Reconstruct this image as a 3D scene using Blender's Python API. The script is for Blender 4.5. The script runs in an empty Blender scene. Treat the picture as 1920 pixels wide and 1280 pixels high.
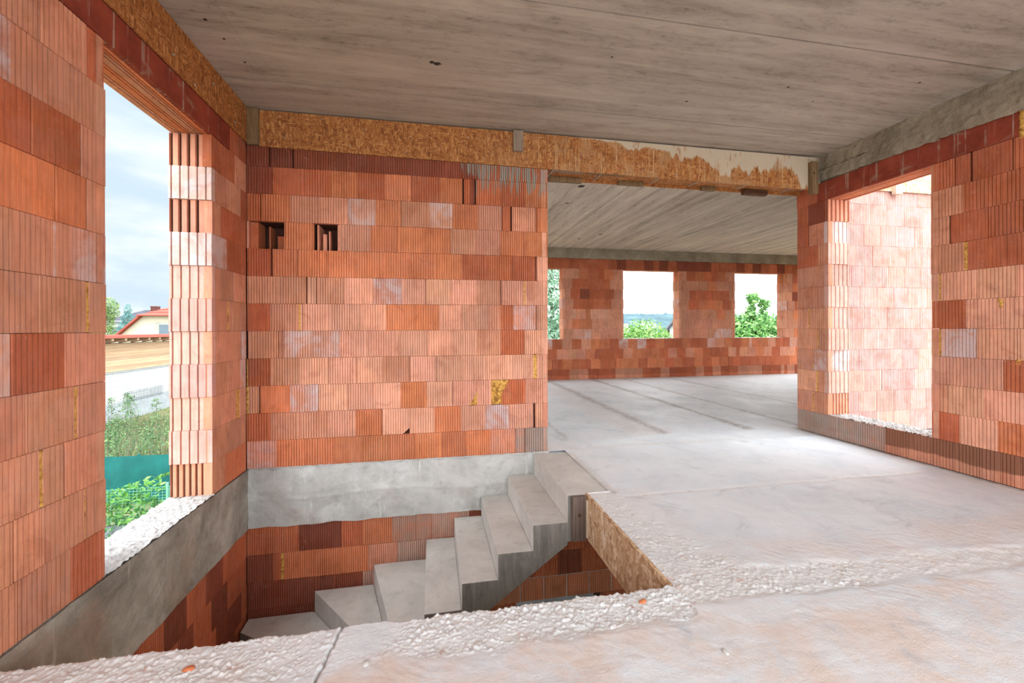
import bpy, bmesh, math, random
from mathutils import Vector, Matrix, noise as mn
random.seed(7)
SC=bpy.context.scene; COL=SC.collection
PI=math.pi
# ------------------------------------------------------------------ measured layout of the site (metres)
C=.249                                  # brick course
XL,YB,XE,XR,ZC,YF=-1.647,4.169,1.157,4.486,3.249,9.93
TH=.29                                  # outer wall thickness
BACK="-1.652,-1.403,w;-1.403,-1.154,o;-1.154,-0.906,o;-0.906,-0.659,O;-0.659,-0.414,o;-0.414,-0.168,o;-0.168,0.081,o;0.081,0.32,o;0.32,0.559,o;0.559,0.817,m;0.817,0.821,_;0.821,0.914,m;0.914,0.92,_;0.92,1.154,g|-1.653,-1.454,d;-1.454,-1.209,m;-1.209,-0.963,m;-0.963,-0.716,p;-0.716,-0.478,o;-0.478,-0.474,_;-0.474,-0.222,p;-0.222,0.015,p;0.015,0.269,o;0.269,0.512,p;0.512,0.75,w;0.75,1.003,p;1.003,1.026,_;1.026,1.155,p|-1.652,-1.635,y;-1.635,-1.551,m;-1.551,-1.538,_;-1.538,-1.289,O;-1.289,-1.045,w;-1.045,-1.041,_;-1.041,-0.793,p;-0.793,-0.55,p;-0.55,-0.305,p;-0.305,-0.06,o;-0.06,0.186,p;0.186,0.19,_;0.19,0.431,p;0.431,0.572,p;0.572,0.68,y;0.68,0.918,d;0.918,1.156,p|-1.647,-1.643,y;-1.643,-1.453,d;-1.453,-1.205,m;-1.205,-0.959,p;-0.959,-0.956,_;-0.956,-0.712,p;-0.712,-0.708,_;-0.708,-0.465,p;-0.465,-0.218,m;-0.218,-0.214,_;-0.214,0.029,p;0.029,0.032,_;0.032,0.276,p;0.276,0.519,p;0.519,0.762,p;0.762,1.009,p;1.009,1.041,y;1.041,1.157,p|-1.646,-1.637,_;-1.637,-1.387,m;-1.387,-1.381,_;-1.381,-1.351,m;-1.351,-1.346,_;-1.346,-1.1,w;-1.1,-0.858,w;-0.858,-0.613,p;-0.613,-0.36,p;-0.36,-0.314,p;-0.314,-0.048,p;-0.048,0.188,p;0.188,0.433,p;0.433,0.676,m;0.676,0.91,d;0.91,0.915,_;0.915,1.158,p|-1.646,-1.456,D;-1.456,-1.212,m;-1.212,-1.199,y;-1.199,-1.179,p;-1.179,-1.175,_;-1.175,-0.954,p;-0.954,-0.665,p;-0.665,-0.437,p;-0.437,-0.169,o;-0.169,0.063,o;0.063,0.277,p;0.277,0.546,p;0.546,0.671,m;0.671,0.795,d;0.795,0.799,_;0.799,1.038,w;1.038,1.045,_;1.045,1.158,p|-1.645,-1.395,m;-1.395,-1.149,m;-1.149,-1.137,_;-1.137,-1.062,p;-1.062,-1.055,_;-1.055,-0.809,m;-0.809,-0.558,p;-0.558,-0.293,w;-0.293,-0.07,p;-0.07,-0.066,_;-0.066,0.179,p;0.179,0.435,p;0.435,0.669,m;0.669,0.678,_;0.678,0.91,p;0.91,0.921,y;0.921,1.159,p|-1.644,-1.45,d;-1.45,-1.432,_;-1.432,-1.22,o;-1.22,-1.216,_;-1.216,-0.969,o;-0.969,-0.966,_;-0.966,-0.716,o;-0.716,-0.465,o;-0.465,-0.217,o;-0.217,0.036,o;0.036,0.287,o;0.287,0.531,d;0.531,0.785,d;0.785,1.031,d;1.031,1.045,_;1.045,1.16,p|-1.648,-1.63,m;-1.63,-1.334,h;-1.334,-1.082,o;-1.082,-0.862,h;-0.862,-0.838,m;-0.838,-0.576,m;-0.576,-0.327,o;-0.327,-0.076,o;-0.076,0.174,o;0.174,0.42,m;0.42,0.671,m;0.671,0.919,o;0.919,1.161,O|-1.647,-1.535,d;-1.535,-1.525,_;-1.525,-1.282,o;-1.282,-1.035,m;-1.035,-0.784,m;-0.784,-0.532,w;-0.532,-0.296,o;-0.296,-0.293,_;-0.293,-0.029,m;-0.029,0.195,w;0.195,0.444,o;0.444,0.686,m;0.686,0.692,_;0.692,0.773,D;0.773,0.79,_;0.79,1.037,m;1.037,1.044,_;1.044,1.162,o|-1.646,-1.435,r;-1.435,-1.431,_;-1.431,-1.19,D;-1.19,-0.938,d;-0.938,-0.69,o;-0.69,-0.444,d;-0.444,-0.202,o;-0.202,0.069,d;0.069,0.291,o;0.291,0.308,_;0.308,0.366,d;0.366,0.412,r;0.412,0.426,_;0.426,0.681,d;0.681,0.921,d;0.921,1.163,o|-1.645,-1.461,r;-1.461,-1.449,_;-1.449,-1.262,r;-1.262,-1.25,_;-1.25,-1.032,r;-1.032,-0.761,r;-0.761,-0.508,r;-0.508,-0.225,r;-0.225,0.121,r;0.121,0.282,r;0.282,0.446,r;0.446,0.758,d;0.758,1.001,d;1.001,1.164,d"
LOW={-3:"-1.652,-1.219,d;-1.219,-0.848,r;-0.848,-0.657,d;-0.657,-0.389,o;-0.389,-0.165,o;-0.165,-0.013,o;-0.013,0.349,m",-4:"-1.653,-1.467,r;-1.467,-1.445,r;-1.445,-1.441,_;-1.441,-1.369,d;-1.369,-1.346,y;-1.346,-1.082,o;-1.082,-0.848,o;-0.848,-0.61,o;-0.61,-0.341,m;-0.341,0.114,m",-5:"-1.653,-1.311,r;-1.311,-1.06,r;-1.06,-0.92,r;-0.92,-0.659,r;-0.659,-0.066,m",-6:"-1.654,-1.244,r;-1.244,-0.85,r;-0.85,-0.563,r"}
RIGHT="4.237,4.52,G;3.98,4.237,g;3.977,3.98,_;3.713,3.977,g;3.477,3.713,m;3.23,3.477,m;3.071,3.23,m;2.902,3.071,m;2.734,2.902,m;2.731,2.734,_;2.603,2.731,m;2.484,2.603,m;2.267,2.484,m|4.304,4.519,m;4.289,4.304,y;4.099,4.289,m;2.875,3.074,D;2.871,2.875,_;2.619,2.871,p;2.375,2.619,o|4.251,4.518,p;4.234,4.251,y;4.098,4.234,m;2.953,3.073,m;2.949,2.953,_;2.702,2.949,p;2.447,2.702,p;2.265,2.447,p|4.293,4.517,m;4.284,4.293,y;4.097,4.284,w;2.825,3.073,p;2.582,2.825,p;2.579,2.582,_;2.346,2.579,d|4.236,4.516,m;4.224,4.236,y;4.096,4.224,m;3.016,3.072,p;3.001,3.016,y;2.753,3.001,w;2.749,2.753,_;2.502,2.749,p;2.5,2.502,_;2.264,2.5,p|4.358,4.515,m;4.345,4.358,y;4.096,4.345,m;2.829,3.071,d;2.826,2.829,_;2.58,2.826,p;2.579,2.58,_;2.345,2.579,p|4.228,4.514,m;4.095,4.228,m;3.014,3.07,p;3,3.014,y;2.749,3,p;2.747,2.749,_;2.499,2.747,p;2.263,2.499,p|4.36,4.513,m;4.094,4.36,m;2.832,3.078,m;2.81,2.832,y;2.559,2.81,D;2.556,2.559,_;2.344,2.556,D|4.227,4.512,D;4.093,4.227,m;2.941,3.077,m;2.925,2.941,_;2.675,2.925,D;2.671,2.675,_;2.429,2.671,d|4.361,4.511,d;4.351,4.361,_;4.092,4.351,m;2.836,3.077,m;2.584,2.836,d;2.343,2.584,d|4.358,4.51,d;4.228,4.358,r;4.091,4.228,r;2.898,3.064,d;2.889,2.898,_;2.792,2.889,D;2.774,2.792,_;2.524,2.774,D;2.518,2.524,_;2.342,2.518,d"
LEFT="1.887,2.037,m;2.037,2.04,_;2.04,2.292,m;2.292,2.495,d|1.906,2.019,m;2.019,2.024,_;2.024,2.143,m;2.143,2.145,_;2.145,2.369,m;2.369,2.372,y;2.372,2.496,m|1.917,2.137,m;2.137,2.149,y;2.149,2.251,m;2.251,2.261,_;2.261,2.497,m|1.927,2.071,m;2.071,2.073,_;2.073,2.318,m;2.318,2.327,y;2.327,2.502,m|1.854,2.01,w;2.01,2.012,_;2.012,2.258,d;2.258,2.261,_;2.261,2.503,m|1.948,2.132,m;2.132,2.382,m;2.382,2.398,y;2.398,2.508,m|1.855,2.017,m;2.017,2.019,_;2.019,2.205,m;2.205,2.22,w;2.22,2.296,m;2.296,2.509,w|1.856,2.214,O;2.214,2.217,_;2.217,2.384,O;2.384,2.39,_;2.39,2.506,m|1.857,2.097,D;2.097,2.101,_;2.101,2.348,D;2.348,2.355,_;2.355,2.507,m|1.858,2.018,w;2.018,2.262,m;2.262,2.512,m|1.943,2.145,m;2.145,2.391,m;2.391,2.398,_;2.398,2.501,D"
LEFTF="3.557,3.761,m;3.761,3.766,_;3.766,4.146,o|3.559,3.792,m;3.792,4.057,m;4.057,4.148,m|3.56,3.691,m;3.691,3.967,m;3.967,4.018,y;4.018,4.15,m|3.562,3.807,m;3.807,4.045,m;4.045,4.152,w|3.564,3.717,m;3.717,3.723,_;3.723,3.961,m;3.961,4.052,m;4.052,4.084,_;4.084,4.154,w|3.565,3.811,m;3.811,3.838,y;3.838,3.893,m;3.893,4.156,m|3.567,3.698,m;3.698,3.925,m;3.925,4.158,m|3.569,3.805,w;3.805,4.064,D;4.064,4.16,D|3.57,3.701,m;3.701,3.968,D;3.968,4.162,d|3.572,3.8,m;3.8,4.052,m;4.052,4.164,d|3.558,3.695,d;3.695,3.949,D;3.949,4.166,m"
CEIL_Y0=-2.26
SKY_A=(.53,.65,.74,1); SKY_B=(.78,.83,.87,1); SKY_W=(5.5,5.6,5.75,1)
LOBE_DIR=(-.35,-.72,.58); LOBE_A=.0; LOBE_K=4.5; LOBE_C=(.91,.98,1.07); ZEN_K=2.6
EXPO=.42
def S(c,a=1.0):
    """sRGB 0-255 -> linear rgba"""
    r=[]
    for v in c:
        v/=255; r.append(v/12.92 if v<=.04045 else ((v+.055)/1.055)**2.4)
    return (r[0],r[1],r[2],a)
# ------------------------------------------------------------------ node helper
class NT:
    def __init__(s,name,rough=.85,spec=.25):
        s.m=bpy.data.materials.new(name); s.m.use_nodes=True; s.t=s.m.node_tree; s.N=s.t.nodes
        s.b=s.N['Principled BSDF']; s.b.inputs['Roughness'].default_value=rough; s.b.inputs['Specular IOR Level'].default_value=spec
        s.tc=s.N.new('ShaderNodeTexCoord')
    def L(s,a,b): s.t.links.new(a,b)
    def put(s,sock,v):
        if isinstance(v,bpy.types.NodeSocket): s.L(v,sock)
        elif v is not None: sock.default_value=v[:3] if (sock.type=="VECTOR" and len(v)==4) else v
    def obj(s,scale=(1,1,1),rot=(0,0,0),loc=(0,0,0)):
        n=s.N.new('ShaderNodeMapping'); s.L(s.tc.outputs['Object'],n.inputs[0])
        n.inputs['Scale'].default_value=scale; n.inputs['Rotation'].default_value=rot; n.inputs['Location'].default_value=loc
        return n.outputs[0]
    def noise(s,scale=5,vec=None,detail=4,rough=.55,dist=0):
        n=s.N.new('ShaderNodeTexNoise'); s.put(n.inputs['Vector'],vec if vec else s.tc.outputs['Object'])
        n.inputs['Scale'].default_value=scale; n.inputs['Detail'].default_value=detail; n.inputs['Roughness'].default_value=rough; n.inputs['Distortion'].default_value=dist
        return n.outputs['Fac']
    def vor(s,scale=5,vec=None,out='Distance',feature='F1'):
        n=s.N.new('ShaderNodeTexVoronoi'); n.feature=feature; s.put(n.inputs['Vector'],vec if vec else s.tc.outputs['Object']); n.inputs['Scale'].default_value=scale
        return n.outputs[out]
    def math(s,op,a,b=None,c=None,clamp=False):
        n=s.N.new('ShaderNodeMath'); n.operation=op; n.use_clamp=clamp; s.put(n.inputs[0],a); s.put(n.inputs[1],b)
        if c is not None: s.put(n.inputs[2],c)
        return n.outputs[0]
    def mr(s,v,a,b,c=0.,d=1.,smooth=True):
        n=s.N.new('ShaderNodeMapRange'); n.interpolation_type='SMOOTHSTEP' if smooth else 'LINEAR'
        for i,x in enumerate((v,a,b,c,d)): s.put(n.inputs[i],x)
        return n.outputs[0]
    def mix(s,f,a,b,mode='MIX'):
        n=s.N.new('ShaderNodeMix'); n.data_type='RGBA'; n.blend_type=mode; s.put(n.inputs[0],f); s.put(n.inputs[6],a); s.put(n.inputs[7],b)
        return n.outputs[2]
    def mul(s,col,f):
        """colour times scalar socket"""
        n=s.N.new('ShaderNodeVectorMath'); n.operation='SCALE'; s.put(n.inputs[0],col); s.put(n.inputs['Scale'],f); return n.outputs[0]
    def attr(s,name):
        n=s.N.new('ShaderNodeAttribute'); n.attribute_name=name; return n
    def sep(s,v):
        n=s.N.new('ShaderNodeSeparateXYZ'); s.put(n.inputs[0],v); return n.outputs
    def ramp(s,f,stops):
        n=s.N.new('ShaderNodeValToRGB'); s.put(n.inputs[0],f); e=n.color_ramp.elements
        while len(e)<len(stops): e.new(.5)
        for x,(p,c) in zip(e,stops): x.position=p; x.color=c
        return n.outputs[0]
    def bump(s,h,st=.3,d=.01,base=None):
        n=s.N.new('ShaderNodeBump'); n.inputs['Strength'].default_value=st; n.inputs['Distance'].default_value=d; s.put(n.inputs['Height'],h)
        if base: s.L(base,n.inputs['Normal'])
        return n.outputs[0]
    def out(s,col,nrm=None,rough=None):
        s.put(s.b.inputs['Base Color'],col)
        if nrm: s.L(nrm,s.b.inputs['Normal'])
        if rough is not None: s.put(s.b.inputs['Roughness'],rough)
        return s.m
def simple(name,c,rough=.8,var=.15,scale=20,metal=0,spec=.25):
    n=NT(name,rough,spec); v=n.mr(n.noise(scale),.3,.7,1-var,1+var)
    n.b.inputs['Metallic'].default_value=metal
    return n.out(n.mul(S(c),v),n.bump(n.noise(scale*3),.15,.004))
M={}
# ---- fired clay blocks: colour and stains of each block come from its own attributes
def brick_mat():
    n=NT('clay_block',.9,.15); a=n.attr('tone'); x=n.attr('aux'); ax=n.sep(x.outputs['Vector'])
    pos=n.sep(n.tc.outputs['Object']); h=n.math('ADD',pos[0],pos[1])
    col=n.mul(a.outputs['Color'],n.mr(n.noise(2.6,None,6,.65),.3,.7,.87,1.11))
    col=n.mul(col,n.mr(n.noise(1,n.obj((48,48,5)),3),.3,.7,.9,1.1))
    st=n.mr(n.noise(5.5,None,6,.66,.9),.50,.70)
    col=n.mix(n.math('MULTIPLY',st,.42),col,n.mix(.55,n.mul(a.outputs['Color'],.62),S((166,74,46))))
    wh=n.math('MULTIPLY',n.mr(n.noise(4.6,None,5,.66,.8),.40,.62),a.outputs['Alpha'])
    col=n.mix(wh,col,S((206,188,186)))
    col=n.mix(n.math('MULTIPLY',n.mr(n.noise(34,None,3,.6),.62,.75),.25),col,S((214,180,164)))
    # damp stain along the foot of a wall
    edge=n.mr(n.math('SUBTRACT',pos[2],n.math('MULTIPLY',n.noise(2.2,None,4),.16)),.0,.018)
    col=n.mix(n.math('MULTIPLY',ax[0],edge),col,n.mul(a.outputs['Color'],.42))
    # cement haze near a ledge
    gz=n.math('MULTIPLY',ax[1],n.mr(n.noise(9,None,4),.25,.65,.45,1.))
    col=n.mix(gz,col,S((150,146,138)))
    # grey slurry runs from above, length varies along the wall
    ln=n.math('MULTIPLY',n.math('MULTIPLY',n.noise(1,n.obj((26,26,.01)),2,.7),ax[2]),.55)
    dr=n.math('MULTIPLY',n.mr(n.math('SUBTRACT',n.math('SUBTRACT',pos[2],2.93),n.math('MULTIPLY',ln,-1)),-.01,.03),n.mr(n.noise(1,n.obj((60,60,2)),2),.44,.56))
    col=n.mix(n.math('MULTIPLY',dr,n.math('GREATER_THAN',ax[2],.02)),col,S((150,142,130)))
    comb=n.math('SINE',n.math('MULTIPLY',pos[2],620.))
    nb=n.bump(n.noise(60,None,5,.7),.28,.004); nb=n.bump(comb,.07,.001,nb)
    return n.out(col,nb)
M['brick']=brick_mat()
M['core']=simple('clay_core',(74,44,34),.95,.2,12)
def lintel_mat():
    n=NT('clay_lintel',.85,.2); pos=n.sep(n.tc.outputs['Object'])
    col=n.ramp(n.noise(5,None,5,.6),[(.3,S((118,50,36))),(.7,S((156,72,50)))])
    run=n.math('MULTIPLY',n.mr(n.noise(1,n.obj((17,17,.4)),3,.75),.57,.66),n.mr(n.noise(1,n.obj((6,6,9)),3),.35,.6))
    col=n.mix(n.math('MULTIPLY',run,.8),col,S((176,158,140)))
    sm=n.mr(n.noise(3.5,n.obj((1,1,2.4)),5,.65,1.),.56,.70)
    col=n.mix(n.math('MULTIPLY',sm,.55),col,S((158,128,108)))
    return n.out(col,n.bump(n.noise(30,None,5,.7),.3,.004))
M['lintel']=lintel_mat()
# ---- concretes
def conc(name,a,b,white=.0,streak=None,bump=.4,fine=40,rust=0):
    n=NT(name,.82,.3); f=n.noise(2.2,n.obj(streak) if streak else None,7,.68,.4)
    col=n.ramp(f,[(.3,S(a)),(.68,S(b))])
    col=n.mix(n.mr(n.noise(11,None,6,.7),.5,.75,0,.32),col,S([v*.72 for v in a]))
    if white:
        pos=n.sep(n.tc.outputs['Object'])
        r=n.math('MULTIPLY',n.mr(n.noise(1,n.obj((30,30,1.2)),3,.7),.58,.68),n.mr(n.noise(3,None,3),.4,.6))
        col=n.mix(n.math('MULTIPLY',r,white),col,S((222,222,214)))
        col=n.mix(n.math('MULTIPLY',n.mr(n.noise(3.1,None,5,.7,.5),.52,.7),white*.8),col,S((214,216,210)))
    if rust: col=n.mix(n.math('MULTIPLY',n.mr(n.noise(2.3,n.obj(loc=(3,1,2)),4),.52,.7),rust),col,S((176,136,112)))
    pit=n.mr(n.vor(26,n.obj((1,1,1.4)) ),.02,.10); pm=n.mr(n.noise(6,None,3),.5,.62)
    col=n.mix(n.math('MULTIPLY',n.math('SUBTRACT',1.,pit),pm),col,S((74,70,64)))
    h=n.math('ADD',n.noise(fine,None,6,.7),n.math('MULTIPLY',n.noise(8,None,4),.8))
    return n.out(col,n.bump(h,bump,.012))
M['beam']=conc('shuttered_concrete',(160,157,149),(206,204,197),.75,None,.45,30,.25)
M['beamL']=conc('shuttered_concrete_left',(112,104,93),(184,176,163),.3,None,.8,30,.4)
M['beamR']=conc('rough_concrete',(126,114,96),(174,158,136),.1,None,.9,55)
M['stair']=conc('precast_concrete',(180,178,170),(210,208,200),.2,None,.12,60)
M['stairshade']=conc('shaded_stair_face',(104,98,90),(146,138,128),.12,(9,9,1.),.25,50)  # vertical streaks, plus shade on the side face darkened into the colour
M['screed']=conc('grey_screed',(150,150,148),(186,186,182),.2,None,.2,50)
def ceil_mat(name,sc,spots,k=1.):
    n=NT(name,.85,.25)
    bd=n.noise(1.,n.obj([.12*v if v<2 else v*1.1 for v in sc],loc=(3,3,0)),3,.6); f=n.math('ADD',n.math('MULTIPLY',n.noise(1.,n.obj(sc),8,.72,.6),.55),n.math('MULTIPLY',bd,.45)); g=n.noise(1.,n.obj([v*3.1 for v in sc]),6,.75)
    col=n.ramp(f,[(.34,S([v*k for v in (132,121,109)])),(.46,S([v*k for v in (164,151,137)])),(.62,S([v*k for v in (186,173,158)]))])
    col=n.mix(n.mr(g,.50,.72,0,.45),col,S((112,101,90)))
    col=n.mix(n.math('MULTIPLY',n.mr(n.noise(26,n.obj([.4+.1*v for v in sc]),5,.75),.52,.68),n.mr(f,.35,.55,.8,.15)),col,S((104,94,84)))
    col=n.mix(n.mr(n.noise(90,None,3,.7),.60,.74,0,.4),col,S((100,90,80)))
    col=n.mix(n.mr(n.noise(1.3,None,3),.5,.75,0,.35),col,S((182,166,152)))
    pos=n.tc.outputs['Object']
    for (x,y,r,c) in spots:
        d=n.N.new('ShaderNodeVectorMath'); d.operation='DISTANCE'; n.L(pos,d.inputs[0]); d.inputs[1].default_value=(x,y,ZC)
        dd=n.math('ADD',d.outputs['Value'],n.math('MULTIPLY',n.math('SUBTRACT',n.noise(30),.5),r*1.6))
        col=n.mix(n.mr(dd,r*.7,r,1.,0.),col,S(c))
    return n.out(col,n.bump(n.math('ADD',n.noise(70,None,5,.7),g),.3,.006))
M['ceil']=ceil_mat('hollow_core_slab',(.9,6.,6),[(.04,3.21,.035,(50,44,38)),(.0,3.2,.02,(60,50,44)),(-1.43,3.02,.012,(40,34,30)),(-1.4,3.2,.012,(40,34,30)),(-1.37,3.45,.01,(40,34,30)),(-1.42,2.72,.014,(40,34,30)),(1.3,2.9,.012,(70,60,54)),(2.9,3.0,.012,(70,60,54)),(3.3,3.15,.01,(60,52,46)),(3.9,2.75,.014,(60,52,46)),(2.2,3.35,.012,(70,62,55))])
M['ceil2']=ceil_mat('hollow_core_slab_far',(6.,.7,6),[(2.05,5.6,.06,(52,46,42)),(2.1,6.4,.035,(80,74,68)),(3.5,8.4,.05,(90,82,76)),(3.2,8.9,.04,(96,86,80))],1.17)
def floor_mat():
    n=NT('slab_floor',.62,.35); x=n.attr('aux'); ax=n.sep(x.outputs['Vector'])
    f=n.noise(1.7,None,8,.68,.5)
    col=n.ramp(f,[(.3,S((204,215,221))),(.5,S((221,230,234))),(.72,S((231,238,240)))])
    pk=n.math('MULTIPLY',ax[1],n.mr(n.noise(2.6,None,6,.7,.7),.32,.62,.25,1.))
    col=n.mix(pk,col,S((222,205,192)))
    col=n.mix(n.math('MULTIPLY',n.mr(n.noise(3.3,n.obj(loc=(7,3,0)),6,.66,.6),.54,.72),.5),col,S((176,184,190)))
    col=n.mix(n.math('MULTIPLY',ax[2],n.mr(n.noise(14,None,5,.7),.35,.6,.35,1.)),col,S((140,130,120)))
    col=n.mix(n.math('MULTIPLY',ax[0],.75),col,S((232,231,226)))
    col=n.mix(n.math('MULTIPLY',n.math('MULTIPLY',ax[0],n.mr(n.noise(13,None,4,.7),.60,.7)),.6),col,S((200,140,112)))
    col=n.mix(n.mr(n.noise(55,None,4,.7),.66,.76,0,.35),col,S((130,122,112)))
    tr=n.N.new('ShaderNodeTexWave'); tr.wave_type='RINGS'; tr.inputs['Scale'].default_value=5.; tr.inputs['Distortion'].default_value=9.; tr.inputs['Detail'].default_value=4.; n.L(n.obj(loc=(-1.,-.4,0)),tr.inputs['Vector'])
    h=n.math('ADD',n.noise(34,None,6,.7),n.math('MULTIPLY',n.math('MULTIPLY',tr.outputs['Fac'],ax[1]),.22))
    rg=n.math('ABSOLUTE',n.math('SUBTRACT',n.noise(21,None,6,.7,1.6),.5)); h=n.math('ADD',h,n.math('MULTIPLY',n.math('MULTIPLY',rg,ax[1]),2.2))
    h=n.math('ADD',h,n.math('MULTIPLY',n.math('MULTIPLY',n.noise(110,None,4,.7),ax[0]),1.4))
    return n.out(col,n.bump(h,.38,.009),n.mr(n.noise(2,None,4),.3,.7,.5,.75))
M['floor']=floor_mat()
def osb(name,runs,gain=1.,fade=0.):
    n=NT(name,.7,.3); col=None; fs=.36 if fade else 1.
    for i,(r,sc) in enumerate((((.4,.5,.3),(16,100,80)),((-.5,.9,1.1),(96,19,84)),((1.2,-.3,.2),(80,76,19)))):
        v=n.vor(fs,n.obj(sc,r),'Color'); f=n.sep(v)[0]
        c=n.ramp(f,[(0,S((124,70,34))),(.35,S((156,96,48))),(.7,S((176,113,60))),(1,S((198,142,86)))] if not fade else [(0,S((150,108,68))),(.35,S((184,146,104))),(.7,S((204,172,134))),(1,S((224,202,172)))])
        col=c if col is None else n.mix(n.mr(n.noise(9+3*i,n.obj(loc=(i*5,2,1)),3,.7),.46,.54),col,c)
    col=n.mul(col,n.mr(n.noise(60,None,4,.7),.3,.7,.82*gain,1.15*gain))
    if fade: col=n.mix(fade,col,S((206,184,160)))
    col=n.mix(n.mr(n.noise(20,n.obj((1,1,1),(.3,.5,.2)),5,.8),.6,.7,0,.6),col,S((96,54,26)))
    if runs:
        pos=n.sep(n.tc.outputs['Object'])
        sl=n.math('MULTIPLY',n.mr(n.noise(2.4,n.obj((1,1,1.2),loc=(2,0,1)),5,.7,.6),.46,.62),n.mr(pos[0],.2,1.6)); col=n.mix(n.math('MULTIPLY',sl,.6),col,S((178,138,98)))
        vs=n.mr(n.noise(1,n.obj((55,0,1.4)),3,.7),.50,.68); col=n.mix(n.math('MULTIPLY',vs,.4),col,S((120,62,26)))
        w=n.mr(pos[0],1.1,4.0)
        ln=n.math('MULTIPLY',n.math('ADD',n.math('MULTIPLY',n.noise(1,n.obj((17,0,0)),4,.75),.34),n.math('MULTIPLY',n.mr(n.noise(1,n.obj((2.6,0,0),loc=(.3,0,0)),3),.45,.60),.20)),w)
        m=n.mr(n.math('SUBTRACT',n.math('ADD',pos[2],ln),3.245),-.012,.012)
        m=n.math('MULTIPLY',m,n.mr(n.noise(9,n.obj((1,1,.35)),5,.7),.30,.45))
        col=n.mix(n.math('MULTIPLY',m,.85),col,S((196,182,160)))
        th=n.math('MULTIPLY',n.mr(n.noise(1,n.obj((70,0,1.2)),2),.60,.66),n.mr(pos[0],.1,1.4))
        col=n.mix(n.math('MULTIPLY',th,.6),col,S((206,176,130)))
    return n.out(col,n.bump(n.noise(45,None,4),.25,.004))
M['osbpale']=osb('osb_board_pale',False,1.08,.12); M['osb']=osb('osb_board',False); M['osbrun']=osb('osb_board_cement_runs',True)
def wood(name,a,b,sc=(40,40,3),rough=.75):
    n=NT(name,rough,.25); f=n.noise(1.,n.obj(sc),5,.65,1.2)
    return n.out(n.ramp(f,[(.3,S(a)),(.7,S(b))]),n.bump(f,.3,.004))
M['timber']=wood('weathered_timber',(92,70,48),(146,116,82))
M['timberdark']=wood('dark_timber',(62,40,28),(104,72,50),(4,40,40))
M['timberpost']=wood('dark_post_timber',(84,70,62),(124,106,94))
M['timbergrey']=wood('grey_timber',(118,100,86),(160,140,122))
M['timberpale']=wood('pale_timber',(186,164,138),(220,200,174))
M['steel']=simple('galvanised_steel',(168,164,156),.45,.15,40,.8,.5)
def foam_mat():
    n=NT('pu_foam',.8,.3); f=n.vor(38); return n.out(n.ramp(f,[(.0,S((226,180,100))),(.55,S((204,150,70))),(.9,S((140,94,40)))]),n.bump(n.noise(60),.5,.01))
M['foam']=foam_mat()
M['crust']=conc('mortar_crust',(160,156,150),(200,197,191),.2,None,.9,60,.2)
M['mortar']=simple('white_mortar',(206,204,198),.9,.12,30)
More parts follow.
